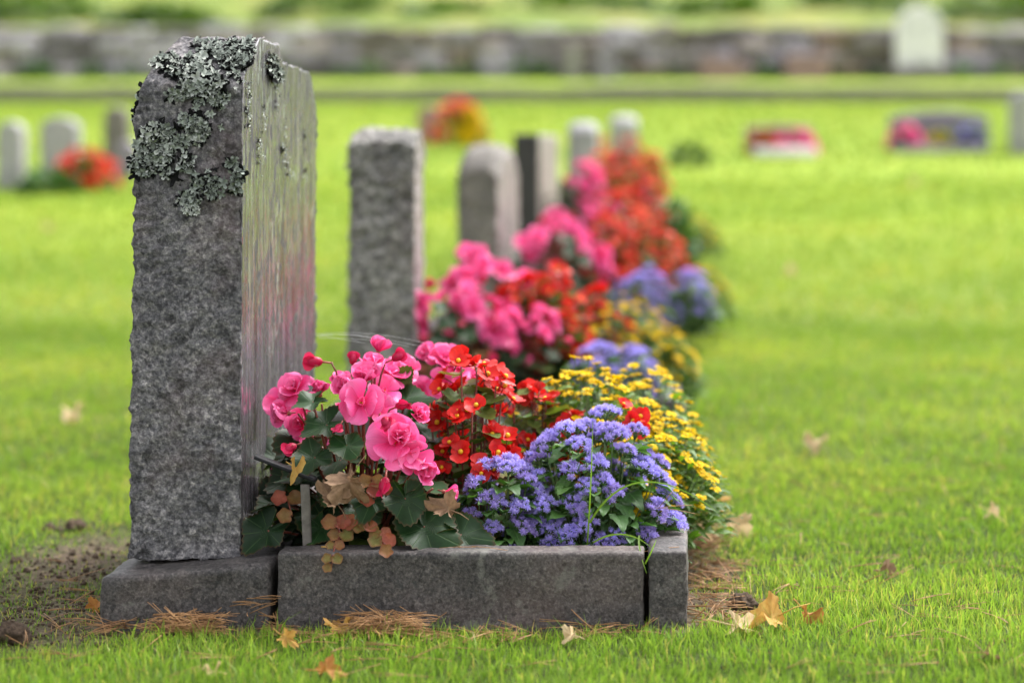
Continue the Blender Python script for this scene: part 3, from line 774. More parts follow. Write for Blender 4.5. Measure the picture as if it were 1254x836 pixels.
def yellow_plant(loc, label, rx, ry, h, n, leaves=330, zmin=.15, group='yellow sanvitalias'):
    root = empty('creeping_zinnia', loc, label, 'zinnia', group); mb = MB()
    for d in dome_dirs(n, zmin):
        k = U(.92, 1.07); c = Vector((d.x * rx * k, d.y * ry * k, .01 + (h - .01) * d.z * k))
        ax = (Vector((d.x * .5, d.y * .5, 1)) + Vector((U(-.35, .35), U(-.45, .25), 0))).normalized()
        put(random.choice(YEL), 'flower', root, c, ax, U(.74, 1.0))
        mb.tube(curve_pts(Vector((d.x * rx * .3, d.y * ry * .3, 0)), c - ax * .003, Vector((0, 0, -.004)), 4), .0013, .0008, 1, 4)
    for i in range(leaves):
        z = U(0, .95); a = i * 2.39996; rr = math.sqrt(max(.02, 1 - z * z)) * (U(.75, 1.0) if i % 3 else U(.3, .75))
        p = Vector((rr * rx * math.cos(a), rr * ry * math.sin(a), .004 + (h - .01) * z * (U(.82, .98) if i % 4 else .6)))
        out = Vector((math.cos(a) + U(-.5, .5), math.sin(a) + U(-.5, .5), U(-.3, .8))); up = Vector((U(-.5, .5), U(-.6, .3), 1))
        mb.add(SL[i % 2], leaf_mtx(p, out, up, U(.020, .036)), 0, min(1, max(0, U(0, .65) + .35 * z)))
    mb.build('foliage', ['sleaf', 'stem'], root)
    return root

SOILZ = .055
def rel(px, py, Y, base): return at(px, py, Y) - Vector(base)
V3 = Vector
# --- pink begonia A (nearest)
bA = V3((-.245, 3.21, SOILZ))
blA = [(rel(463, 431, 3.20, bA), V3((.15, .25, 1)), 'c', .62), (rel(448, 466, 3.14, bA), V3((.1, -.55, .8)), 'c', .72),
       (rel(443, 493, 3.09, bA), V3((.0, -1, .35)), 's', .80), (rel(482, 540, 3.065, bA), V3((-.05, -1, .30)), 'S', 1.02), (rel(490, 536, 3.055, bA), V3((.25, -1, .30)), 'c', .66), (rel(505, 556, 3.06, bA), V3((.5, -1, .05)), 's', .72),
       (rel(516, 576, 3.07, bA), V3((.75, -.8, .1)), 'c', .66), (rel(362, 478, 3.16, bA), V3((-.4, -.5, .75)), 'd', .70),
       (rel(352, 506, 3.14, bA), V3((-.8, -.6, .1)), 'c', .66), (rel(477, 460, 3.24, bA), V3((.5, -.3, .8)), 'D', .70),
       (rel(511, 508, 3.15, bA), V3((.5, -.8, .4)), 'C', .55), (rel(392, 482, 3.17, bA), V3((-.1, -.5, .9)), 'h', .62),
       (rel(545, 602, 3.07, bA), V3((.85, -.2, -.2)), 'h', .55), (rel(420, 472, 3.22, bA), V3((-.2, .1, 1)), 'c', .6),
       (rel(380, 500, 3.22, bA), V3((-.5, -.6, .5)), 's', .6), (rel(425, 500, 3.14, bA), V3((-.5, -.8, .3)), 'h', .55),
       (rel(345, 580, 3.22, bA), V3((-.5, -.8, .3)), 'h', .6), (rel(395, 572, 3.22, bA), V3((-.2, -.8, .1)), 'C', .6), (rel(470, 480, 3.2, bA), V3((.3, -.7, .5)), 'S', .65), (rel(494, 452, 3.27, bA), V3((.4, -.6, .6)), 'd', .62), (rel(345, 492, 3.2, bA), V3((-.5, -.7, .5)), 'S', .7), (rel(424, 478, 3.12, bA), V3((-.2, -.7, .7)), 'c', .62), (rel(465, 500, 3.12, bA), V3((.5, -.9, .3)), 'S', .62), (rel(415, 545, 3.16, bA), V3((-.3, -.9, .2)), 'C', .5), (rel(370, 520, 3.2, bA), V3((-.5, -.8, .2)), 'd', .62), (rel(455, 448, 3.17, bA), V3((.0, -.5, .9)), 'C', .6)]
buA = [(rel(394, 443, 3.17, bA), V3((-1, -.2, .05)), 1.0), (rel(472, 586, 3.05, bA), V3((-.1, -.7, -.6)), 1.05), (rel(417, 520, 3.07, bA), V3((-.3, -.8, -.4)), .65),
       (rel(481, 440, 3.18, bA), V3((.8, -.2, .5)), .8), (rel(486, 498, 3.10, bA), V3((.8, -.6, .3)), .85), (rel(362, 545, 3.12, bA), V3((-.7, -.5, -.3)), .8), (rel(432, 446, 3.2, bA), V3((.1, 0, 1)), .7), (rel(470, 512, 3.06, bA), V3((.4, -.8, -.4)), .85)]
pA = pink_plant(bA, 'pink begonia with the largest open blooms beside the nearest gravestone', blA, buA, 44, .17, .21)
def add_big_leaves(root, specs):
    mb = MB()
    for p, tip, up, sc, tint in specs:
        mb.add(BL[random.randrange(6)], leaf_mtx(p, tip, up, sc), 0, tint)
        mb.tube(curve_pts(V3((p.x * .2, p.y * .2, .02)), p, V3((0, 0, .02))), .003, .002, 1)
    mb.build('leaf', ['bleaf', 'rstem'], root)
for spec in [(rel(328, 650, 3.09, bA), V3((-.6, -.5, -.5)), V3((-.3, -1, .5)), .045, .1), (rel(497, 610, 3.06, bA), V3((.3, -.6, -.8)), V3((0, -1, .6)), .042, .25),
             (rel(455, 612, 3.06, bA), V3((-.3, -.6, -.7)), V3((0, -1, .6)), .036, .3), (rel(520, 645, 3.06, bA), V3((.8, -.3, -.4)), V3((0, -.8, .8)), .058, .32),
             (rel(425, 545, 3.07, bA), V3((.4, -.6, -.3)), V3((0, -.8, .9)), .034, .45), (rel(383, 492, 3.08, bA), V3((-.7, -.5, -.2)), V3((-.2, -.6, 1)), .030, .4),
             (rel(400, 520, 3.08, bA), V3((-.8, -.4, -.3)), V3((0, -.7, 1)), .038, .35), (rel(385, 560, 3.09, bA), V3((-.6, -.6, -.4)), V3((0, -.8, .8)), .038, .3),
             (rel(497, 490, 3.22, bA), V3((.9, -.3, .0)), V3((0, -.5, 1)), .042, .45), (rel(488, 468, 3.25, bA), V3((.5, -.2, .8)), V3((.3, -1, .2)), .030, .95),
             (rel(345, 610, 3.2, bA), V3((-.7, -.4, -.3)), V3((-.3, -.8, .8)), .05, .1), (rel(362, 585, 3.18, bA), V3((-.6, -.4, -.2)), V3((0, -.8, .8)), .046, .2), (rel(340, 560, 3.26, bA), V3((-.7, -.2, .1)), V3((0, -.7, .9)), .045, .15), (rel(370, 540, 3.2, bA), V3((-.8, -.3, -.1)), V3((0, -.7, .9)), .045, .25), (rel(400, 640, 3.12, bA), V3((-.3, -.6, -.3)), V3((0, -.8, .8)), .045, .15),
             (rel(565, 655, 3.065, bA), V3((1, -.1, -.2)), V3((0, -.8, .8)), .046, .3)]:
    add_big_leaves(pA, [spec])
# reddish trailing shoots with paired round leaves, hanging over the kerb
def sprig(root, pts, sizes):
    mb = MB(); mb.tube([V3(p) for p in pts], .0018, .001, 1, 5)
    for i, p in enumerate(pts):
        p = V3(p); s = sizes[i % len(sizes)]
        for sgn in (-1, 1):
            if i == len(pts) - 1 and sgn > 0: continue
            d = V3((sgn * U(.7, 1), -.25, U(-.5, .2)))
            mb.add(TL[random.randrange(4)], leaf_mtx(p + V3((sgn * s * .8, -.002, 0)), d, V3((U(-.3, .3) + sgn * .3, -1, .55)), s * U(1.0, 1.3)), 0, U(.25, 1))
    mb.build('trailing_shoot', ['trail', 'rstem'], root)
sprig(pA, [rel(455, 590, 3.06, bA), rel(466, 600, 3.055, bA), rel(458, 612, 3.05, bA)], [.013, .012])
sprig(pA, [rel(412, 640, 3.05, bA), rel(417, 655, 3.045, bA), rel(410, 668, 3.03, bA), rel(407, 684, 2.99, bA), rel(406, 695, 2.985, bA)], [.013, .012, .0085, .009, .0075])
sprig(pA, [rel(436, 640, 3.05, bA), rel(447, 645, 3.045, bA), rel(466, 652, 3.04, bA), rel(468, 662, 3.03, bA), rel(480, 674, 2.995, bA)], [.013, .011, .010])
sprig(pA, [rel(352, 610, 3.10, bA), rel(358, 632, 3.08, bA)], [.015])
# --- pink begonia B (behind the red one)
bB = V3((-.10, 3.52, SOILZ))
blB = [(rel(545, 441, 3.46, bB), V3((.2, -.6, .7)), 'd', .72), (rel(527, 437, 3.48, bB), V3((-.5, -.4, .7)), 'c', .62), (rel(560, 452, 3.45, bB), V3((.6, -.6, .4)), 'D', .6),
       (rel(575, 458, 3.5, bB), V3((.6, -.5, .4)), 's', .62), (rel(540, 470, 3.43, bB), V3((.2, -1, .3)), 's', .62), (rel(515, 480, 3.45, bB), V3((-.4, -.8, .3)), 'D', .66), (rel(600, 470, 3.55, bB), V3((.3, -.5, .7)), 'd', .62),
       (rel(508, 470, 3.5, bB), V3((-.6, -.5, .5)), 'c', .62)]
pB = pink_plant(bB, 'pink begonia rising behind the red begonia in the first bed', blB, [(rel(532, 500, 3.4, bB), V3((.3, -1, 0)), .9)], 30, .15, .2)
# --- red begonias
rA = red_plant((-.070, 3.25, SOILZ), 'bushy red begonia with yellow eyes right of the large pink blooms', .085, .085, .325, 26, 110, zmin=.30)
bR = V3((.045, 3.40, SOILZ))
rB = red_plant(bR, 'red begonia above the violet flowers in the first bed', .075, .07, .300, 15, 70,
               extra=[(rel(776, 516, 3.27, bR), V3((-.3, -.8, .5)), .95), (rel(783, 510, 3.28, bR), V3((.5, -.8, .4)), .95), (rel(781, 523, 3.26, bR), V3((.2, -1, -.1)), 1.0), (rel(763, 496, 3.3, bR), V3((.2, -.5, .8)), .8)])
# --- ageratums
aA = blue_plant((.132, 3.20, SOILZ), 'large violet-blue ageratum behind the middle of the near kerb', .150, .12, .245, 64, 360, .10, 7)
aB = blue_plant((-.020, 3.155, SOILZ), 'smaller violet-blue ageratum between the pink begonia and the large ageratum', .080, .075, .185, 22, 170, .15, 5)
# --- creeping zinnias
zA = yellow_plant((.125, 3.52, SOILZ), 'yellow creeping zinnia behind the violet ageratum in the first bed', .17, .13, .285, 99, 700, .35)
zB = yellow_plant((.246, 3.44, SOILZ), 'yellow creeping zinnia spilling over the lawn side kerb of the first bed', .118, .16, .205, 99, 800, .30)
zD = yellow_plant((.200, 3.36, SOILZ), 'yellow creeping zinnia right of the large ageratum in the first bed', .10, .11, .21, 80, 480, .3)
zC = yellow_plant((.250, 3.70, SOILZ), 'yellow creeping zinnia at the far end of the first bed', .12, .12, .265, 90, 480, .25)

dup(zB, (.235, 3.52, SOILZ + .012), 2.1, .95, 'yellow creeping zinnia between the kerb spilling one and the far end of the first bed')
dup(zA, (.140, 3.50, SOILZ + .006), 1.7, 1.0, 'yellow creeping zinnia tangled into the one behind the violet ageratum')
# --- tall grass blades growing in the bed
tg = empty('tall_grass', at(735, 668, 3.07), 'long bent grass blades sprouting from the ageratum at the kerb corner', 'grass tuft')
def blade(root, pts, w):
    mb = MB(); V = []; Q = []; F = []; k = len(pts); o = root.location
    P = [curve for curve in pts]
    for i, p in enumerate(P):
        t = i / (k - 1); ww = w * (1 - t ** 2.2) + .0002; d = (P[min(i + 1, k - 1)] - P[max(i - 1, 0)]).normalized(); s = d.cross(V3((0, -1, .4))).normalized()
        V += [tuple(p - s * ww - o), tuple(p - o + V3((0, .0006, 0))), tuple(p + s * ww - o)]; Q += [(.35, t), (.35, t), (.35, t)]
        if i < k - 1: b = i * 3; F += [(b, b + 1, b + 4, b + 3), (b + 1, b + 2, b + 5, b + 4)]
    mb.add((np.array(V), F, np.array(Q)), None, 0, .5); mb.build('blade', ['grass'], root)
def bez(a, b, c, n=12): return [a * (1 - t) ** 2 + b * 2 * t * (1 - t) + c * t * t for t in [i / (n - 1) for i in range(n)]]
blade(tg, bez(at(719, 668, 3.07), at(724, 600, 3.04), at(726, 515, 3.04)), .0011)
blade(tg, bez(at(722, 640, 3.06), at(775, 545, 3.04), at(882, 629, 3.05), 18), .0014)
blade(tg, bez(at(726, 664, 3.06), at(765, 640, 3.03), at(800, 672, 2.99)), .0012)
blade(tg, bez(at(783, 655, 3.06), at(780, 668, 3.01), at(792, 702, 2.985)), .0014)
blade(tg, bez(at(790, 690, 2.99), at(798, 675, 2.985), at(804, 660, 2.98)), .0010)

# ------------------------------------------------------------------ name plate on a stake, cobweb
mk = empty('plant_marker', at(378, 668, 3.068) + V3((0, 0, -.05)), 'small black plate on a grey metal stake beside the nearest gravestone', 'plant marker')
b0 = mk.location
stk = block('stake', (.0145, .006, .145), (.003, .003, .01), .0012, None, lambda p: V3((p.x - .007 - .006 * p.z / .145, p.y - .003, p.z)), ('metal',), None, mk)
pt = block('plate', (.101, .060, .006), (.005, .005, .002), .0014, None, None, ('plate',), None, mk)
pt.matrix_local = Matrix.Translation(at(310, 562, 3.06) - b0) @ Matrix.Rotation(R(21), 4, 'Y') @ Matrix.Rotation(R(-6), 4, 'X')
wb = empty('cobweb', at(400, 412, 3.4), 'fine cobweb strands between the first gravestone and the pink begonia', 'cobweb')
w0 = wb.location
for a, b, c in [((386, 411, 3.5), (430, 405, 3.4), (516, 424, 3.3)), ((388, 412, 3.5), (440, 404, 3.4), (470, 420, 3.3)), ((392, 410, 3.52), (420, 416, 3.45), (447, 420, 3.3)), ((386, 409, 3.5), (450, 402, 3.4), (520, 420, 3.35)), ((390, 414, 3.5), (440, 412, 3.4), (500, 424, 3.3))]:
    mb = MB(); mb.tube([p - w0 for p in bez(at(*a), at(*b), at(*c), 12)], .00026, .0002, 0, 4); mb.build('strand', ['silk'], wb)

# ------------------------------------------------------------------ fallen leaves, needles, clods
def maple(seed, lobes=5, curl=.25):
    rr = random.Random(seed); n = 60; V = [(0, 0, 0)]; Q = [(0, 0)]; F = []; ph = rr.uniform(0, 6)
    rings = (.35, .7, 1.)
    for k, r in enumerate(rings):
        for i in range(n):
            t = 2 * PI * i / n; a = (t - PI / 2)
            a = (a + PI) % (2 * PI) - PI
            lob = abs(math.cos(a * 2.6)) if abs(a) < 2.45 else .0
            rad = (.56 + .44 * lob ** 1.2) * (1 - .14 * abs(a)) * (1 + .09 * math.sin(a * 19) + .06 * math.sin(a * 31 + ph)) * (1 + .12 * math.sin(a * 2 + ph))
            rad = .34 + (rad - .34) * r if r < 1 else rad
            z = curl * 1.5 * r * r * math.sin(2 * t + ph) + .14 * math.sin(5 * t + ph) * r * r + .07 * math.sin(11 * t + 2 * ph) * r * r
            V.append((rad * r * math.cos(t), rad * r * math.sin(t), z)); Q.append((r, i / n))
        b = 1 + k * n
        for i in range(n):
            j = (i + 1) % n; F.append((0, b + i, b + j) if k == 0 else (b - n + i, b + i, b + j, b - n + j))
    return np.array(V), F, np.array(Q)
def fallen(p, sc, mat, label, tilt=(0, 0, 1), seed=0, curl=.25, group='fallen leaves', roll=None):
    mb = MB(); T = maple(seed, 5, curl); mb.add(T, Matrix.Scale(sc, 4)); mb.tube([V3((0, -.2 * sc, 0)), V3((.05 * sc, -.7 * sc, .08 * sc)), V3((.0, -1.15 * sc, .1 * sc))], .001, .0007, 0, 4)
    o = mb.build('fallen_leaf', [mat]); o.matrix_world = orient(p, tilt, U(0, 6.28) if roll is None else roll)
    return tag(o, label, 'leaf', group)
def gp(px, py, dz=0.006):
    p = ground_pt(px, py); return V3((p.x, p.y, terr(p.y) + dz))
fallen(at(403, 674, 3.03), .019, 'gold', 'little golden leaf lying on top of the near kerb', (.1, -.3, 1), 1)
fallen(at(428, 590, 3.03), .042, 'dry', 'curled brown dead leaf hanging in the nearest pink begonia', (-.3, -1, .2), 2, .5, roll=2.6)
fallen(at(410, 612, 3.03), .030, 'dry', 'crumpled brown dead leaf low under the nearest pink begonia', (.5, -1, .1), 3, .6, roll=.5)
fallen(at(548, 622, 3.03), .032, 'dry', 'tan dead leaf under the lowest pink bloom', (.2, -1, .5), 4, .5, roll=1.)
fallen(at(362, 572, 3.05), .016, 'gold', 'golden withered leaf above the black plate', (.2, -.4, .9), 5, .9)
fallen(gp(415, 778, .012), .030, 'gold', 'golden leaf at the foot of the near kerb by the needles', (.0, -.5, 1), 7, .3)
fallen(gp(350, 797, .02), .020, 'gold', 'upright golden leaf in the grass below the gap between plinth and kerb', (.2, -1, .4), 8, .3)
fallen(gp(945, 772, .02), .055, 'gold', 'large golden leaf on the grass right of the kerb corner', (-.15, -.35, 1), 9, .3)
fallen(gp(990, 764, .016), .028, 'amber', 'orange leaf tip beside the large golden leaf', (.3, -.5, .8), 10, .4)
fallen(gp(905, 776, .012), .040, 'tan', 'flat pale leaf under the large golden one', (.0, -.3, 1), 21, .2)
fallen(gp(1085, 706, .012), .022, 'dry', 'small brown leaf in the mid lawn right of the clod', (.2, -.4, 1), 22, .4)
fallen(gp(700, 790, .016), .018, 'tan', 'little pale leaf in the grass before the middle of the near kerb', (.2, -.5, 1), 23, .4)
fallen(gp(900, 664, .03), .042, 'tan', 'pale leaf standing in the grass beside the kerb', (.2, -.8, .5), 11, .4)
fallen(gp(867, 632, .03), .050, 'gold', 'yellow leaf behind the pale one below the zinnia', (.4, -.8, .4), 12, .4)
fallen(gp(862, 668, .02), .030, 'tan', 'pale tan leaf lying against the lawn side kerb', (.2, -.5, .8), 13, .4)
fallen(gp(1215, 640, .02), .026, 'tan', 'pale leaf far out in the lawn at the right', (.2, -.5, .8), 14, .4)
fallen(gp(1210, 812, .012), .022, 'dry', 'brown leaf in the near lawn at the lower right', (.2, -.3, 1), 15, .4)
fallen(gp(400, 832, .014), .026, 'amber', 'orange leaf at the bottom edge below the near kerb', (.0, -.5, 1), 16, .3)
fallen(gp(262, 832, .012), .018, 'tan', 'pale shrivelled leaf in front of the plinth at the bottom edge', (.0, -.5, 1), 17, .5)
fallen(gp(118, 752, .012), .022, 'amber', 'rust coloured leaf against the left end of the plinth', (-.2, -.8, .5), 18, .4)
for i, (px, py) in enumerate([(60, 365), (90, 525), (1120, 335), (965, 395), (1000, 560)]):
    fallen(gp(px, py, .03), U(.03, .045), random.choice(['tan', 'gold', 'tan']), 'faded leaf scattered on the blurred open lawn', (U(-.3, .3), -.5, .8), 30 + i, .35, 'faded leaves scattered on the lawn')

def needles():
    mb = MB()
    def heap(px0, px1, py0, py1, n, lift=.02, L=(.04, .085), Yfix=None):
        for _ in range(n):
            px, py = U(px0, px1), U(py0, py1); c = gp(px, py, U(.002, lift)); a = U(0, 6.28); l = U(*L); e = U(-.12, .22) if random.random() < .86 else U(.3, 1.0)
            d = V3((math.cos(a), math.sin(a) * .6, e)).normalized() * l; bend = V3((U(-1, 1), U(-1, 1), U(0, 1))) * l * .10
            p0 = c - d * .5; p1 = c + d * .5
            for p in (p0, p1): p.z = max(p.z, terr(p.y) + .002)
            if py < 776 and 122 < px < 842 and max(p0.y, p1.y) > 2.99: 
                sh = max(p0.y, p1.y) - 2.988; p0.y -= sh; p1.y -= sh
            mb.tube(curve_pts(p0, p1, bend, 4), .00065, .0005, 0, 3)
            if random.random() < .6: mb.tube(curve_pts(p0, p1 + V3((U(-.008, .008), U(-.004, .004), U(-.003, .006))), bend * .6, 4), .00065, .0005, 0, 3)
    heap(195, 265, 772, 780, 95, .028); heap(430, 510, 774, 784, 110, .03); heap(330, 430, 776, 784, 26, .012); heap(505, 640, 776, 788, 40, .012)
    heap(845, 905, 690, 770, 110, .018); heap(845, 880, 625, 690, 90, .025); heap(680, 800, 770, 784, 22, .012); heap(60, 200, 690, 775, 40, .01)
    heap(332, 336, 700, 775, 12, .05, (.03, .05)); heap(880, 1250, 690, 830, 60, .016); heap(0, 700, 785, 835, 36, .016); heap(845, 1250, 560, 690, 40, .02)
    for px, py, Y, a in [(560, 670, 3.03, .1), (600, 671, 3.02, -.2), (810, 672, 3.03, .3), (826, 620, 3.05, .2), (830, 625, 3.05, -.3), (815, 612, 3.05, 1.2)]:
        c = at(px, py, Y); d = V3((math.cos(a), -.1, math.sin(a) * .5)) * .028; mb.tube([c - d, c + V3((0, 0, .001)), c + d], .0006, .0005, 0, 3)
    o = mb.build('pine_needles', ['needle']); tag(o, 'fallen brown pine needles along the foot of the kerbs', 'needles', kind='stuff')
needles()
def crumbs():
    mb = MB(); T = ball(1, 1, .7, 6, 4)
    for sp, rx, ry, w in _spots:
        for _ in range(int(9000 * rx * ry) + 20):
            x, y = random.gauss(sp.x, rx * .55), random.gauss(sp.y, ry * .55)
            if in_beds(np.array([x]), np.array([y]))[0] or not (2.3 < y < 4.4): continue
            r = U(.0012, .0030) * (2.2 if random.random() < .12 else 1)
            mb.add(T, orient(V3((x, y, terr(y) + float(bumps(np.array(x), np.array(y))) + r * .3)), V3((U(-.5, .5), U(-.5, .5), 1)), U(0, 6), r))
    tag(mb.build('soil_crumbs', ['clod']), 'loose dark soil crumbs on the bare patches beside the kerbs', 'soil', kind='stuff')
crumbs()
def clod(px, py, sz, label, seed):
    T = ball(1, 1, 1, 28, 20); V = T[0].copy()
    for i in range(len(V)):
        p = V3(V[i]); k = 1 + .35 * fbm(p + V3((seed * 5, 0, 0)), 1.6, 3) + .25 * fbm(p + V3((seed * 5, 3, 0)), 5, 3, .6); V[i] = p * k
    mb = MB(); mb.add((V * np.array(sz), T[1], T[2])); o = mb.build('soil_clod', ['clod']); o.location = gp(px, py, sz[2] * .35)
    tag(o, label, 'soil clod', 'clods of dark soil')
clod(910, 742, (.020, .024, .014), 'dark crumbly soil clod right of the kerb corner', 1)
clod(15, 782, (.026, .03, .018), 'dark soil clod at the left edge of the near lawn', 2)
clod(92, 648, (.018, .03, .013), 'small soil clod in the grass left of the gravestone', 3)
clod(60, 650, (.012, .02, .010), 'tiny soil clod left of the small one in the grass', 4)
clod(20, 690, (.012, .016, .009), 'low soil clod in the grass at the left edge', 5)

# ------------------------------------------------------------------ the other graves of the row
def simple_stone(name, loc, size, label, mats, res=.012, amp=.010, rad=.012, round_top=0., group='row of headstones', skewk=ROW, seed=2., cat='gravestone', taper=0.):
    sx, sy, sz = size
    def wp(p):
        c = p.z / sz; a = p.x / sx; b = p.y / sy; z = p.z
        if round_top and c > .6:
            k = (c - .6) / .4; z -= round_top * k * ((2 * a - 1) ** 4 * .55 + (2 * b - 1) ** 4 * .9 + ((2 * b - 1) ** 2) * .25)
        x = sx * (.5 + (a - .5) * (1 - taper * c)) if taper else p.x
        return V3((x + skewk * p.y, p.y, z))
    o = block(name, size, (res, res * 1.6, res), rad, stone_disp(amp, seed, .35), wp, mats, {'+x': 1} if len(mats) > 1 else None)
    o.location = loc; return tag(o, label, cat, group)
def base_z(Y): return terr(Y) - .02
p2 = at(421, 560, 4.93)
simple_stone('gravestone', (p2.x, 4.93, 0.0), (.187, .40, .797), 'rough grey granite gravestone second in the row', ('g_grey', 'face_pink'), .007, .022, .014, .035, skewk=.020, seed=3)
p3 = at(557, 400, 6.85)
simple_stone('gravestone', (p3.x, 6.85, .03), (.155, .60, .745), 'round-topped brownish gravestone third in the row', ('g_brown', 'face_pink'), .010, .010, .02, .085, skewk=.125, seed=5)
p4 = at(628, 300, 8.7)
simple_stone('gravestone', (p4.x, 8.7, .15), (.116, .58, .68), 'flat-topped dark gravestone with pale front fourth in the row', ('g_dark', 'face_beige'), .012, .002, .006, 0, skewk=.17, seed=6)
for px, Y, w, top, lab, mt in [(694, 10.6, .165, 148, 'pale grey headstone fifth in the row above the red flowers', 'g_pale'), (746, 13.2, .19, 140, 'pale headstone beyond the row above the red flowers', 'g_pale')]:
    p = at(px, 250, Y); simple_stone('gravestone', (p.x, Y, base_z(Y)), (w, .3, CAMH - (top - 200) / FPX * Y - base_z(Y)), lab, (mt,), .02, .004, .015, .05, seed=Y)
# plinths and kerbs of beds 2-4
ORD = ['', 'second', 'third', 'fourth', 'fifth']
def copy_at(o, k, label, dz):
    c = o.copy(); C.objects.link(c); Yb = BEDY[k]; c.location = V3(o.location) + V3((rowx(Yb), Yb - 3, dz)); c['label'] = label; return c
for k in (1, 2, 3, 4):
    dz = terr(BEDY[k] + .2); w = ORD[k]
    copy_at(pl, k, 'granite plinth under the %s gravestone of the row' % w, dz)
    copy_at(k_near, k, 'kerbstone across the near end of the %s bed' % w, dz)
    copy_at(k_right, k, 'kerbstone edging the lawn side of the %s bed' % w, dz)
    copy_at(k_far, k, 'kerbstone closing the far end of the %s bed' % w, dz)
    s = soil_o.copy(); C.objects.link(s); s.location = V3(soil_o.location) + V3((rowx(BEDY[k]), BEDY[k] - 3, dz))
def plant_at(src, px, Y, sc, rz, label, dz=0.):
    x = (px - 627) / FPX * Y; return dup(src, (x, Y, SOILZ + terr(Y) + dz), rz, sc, label)
# second bed
plant_at(pA, 556, 5.10, 1.0, .3, 'pink begonia beside the second gravestone at its near side')
plant_at(pB, 604, 5.36, 1.25, -.4, 'tall pink begonia at the back of the second bed')
plant_at(pB, 645, 5.05, .85, 1.3, 'low pink begonia in the middle of the second bed')
plant_at(rA, 676, 5.22, 1.08, 1.0, 'large red begonia in the middle of the second bed')
plant_at(rB, 655, 5.48, 1.2, 2.0, 'red begonia at the far end of the second bed')
plant_at(rA, 722, 5.36, .88, 2.4, 'red begonia above the yellow zinnia of the second bed')
plant_at(rB, 700, 5.10, .95, 1.4, 'low red begonia before the large red one of the second bed')
plant_at(rA, 640, 5.30, .98, 3.0, 'red begonia among the pink ones of the second bed')
plant_at(pA, 590, 5.15, .85, 2.2, 'low pink begonia in front of the tall pink one of the second bed')
plant_at(aB, 730, 4.93, 1.05, 1.2, 'violet-blue ageratum at the near corner of the second bed')
plant_at(aB, 778, 4.95, 1.0, 2.2, 'violet-blue ageratum by the lawn side kerb of the second bed')
plant_at(zA, 772, 5.30, .95, 1.0, 'yellow creeping zinnia in the second bed behind the ageratum')
plant_at(zB, 806, 5.32, .95, .3, 'yellow creeping zinnia spilling onto the lawn from the second bed')
plant_at(zB, 790, 5.25, .95, 2.3, 'yellow creeping zinnia between the two others of the second bed')
# third bed
coral = red_plant((0, 0, 0), 'coral begonia towards the lawn in the third bed', .12, .11, .36, 34, 90, 'coral begonias', meshes=RED[:2] + ORG + ORG[:1], name='coral_begonia', zmin=.2)
coral.location = ((800 - 627) / FPX * 7.1, 7.1, SOILZ + terr(7.1)); coral.scale = (1.05, 1.05, 1.05)
plant_at(pA, 672, 6.95, 1.15, .8, 'pink begonia at the stone side of the third bed')
plant_at(pB, 700, 7.25, 1.2, -.6, 'pink begonia at the back of the third bed')
plant_at(rA, 745, 7.05, 1.15, .2, 'red begonia in the middle of the third bed')
plant_at(coral, 766, 7.4, 1.2, 1.7, 'coral begonia at the far side of the third bed')
plant_at(aA, 790, 6.72, .93, .5, 'violet-blue ageratum at the near end of the third bed')
plant_at(aB, 846, 6.78, 1.2, 1.9, 'violet-blue ageratum at the lawn corner of the third bed')
plant_at(zB, 852, 7.15, .95, 2.0, 'yellow creeping zinnia on the lawn side of the third bed')
# fourth bed
plant_at(pB, 708, 8.9, 1.35, .9, 'pink begonia at the stone side of the fourth bed')
plant_at(coral, 745, 8.95, 1.25, .6, 'coral begonia in the middle of the fourth bed')
plant_at(coral, 785, 9.0, 1.15, 1.5, 'coral begonia towards the lawn in the fourth bed')
plant_at(pA, 725, 8.65, .9, 1.4, 'pink begonia at the near end of the fourth bed')
plant_at(rA, 772, 8.75, 1.0, 2.2, 'red begonia at the near end of the fourth bed')
plant_at(zB, 850, 9.0, .9, 1.0, 'yellow creeping zinnia at the lawn corner of the fourth bed')
plant_at(pB, 775, 9.15, .95, 2.6, 'pink begonia at the back of the fourth bed')
# fifth bed
plant_at(pB, 702, 10.7, .95, .9, 'pink begonia at the stone side of the fifth bed')
plant_at(coral, 736, 10.9, 1.05, .3, 'coral begonia in the middle of the fifth bed')
plant_at(coral, 772, 10.85, 1.05, 2.5, 'coral begonia towards the lawn in the fifth bed')
plant_at(rA, 800, 10.7, .95, 1.1, 'red begonia at the lawn side of the fifth bed')
plant_at(rB, 725, 10.55, .9, 2.1, 'red begonia at the near end of the fifth bed')

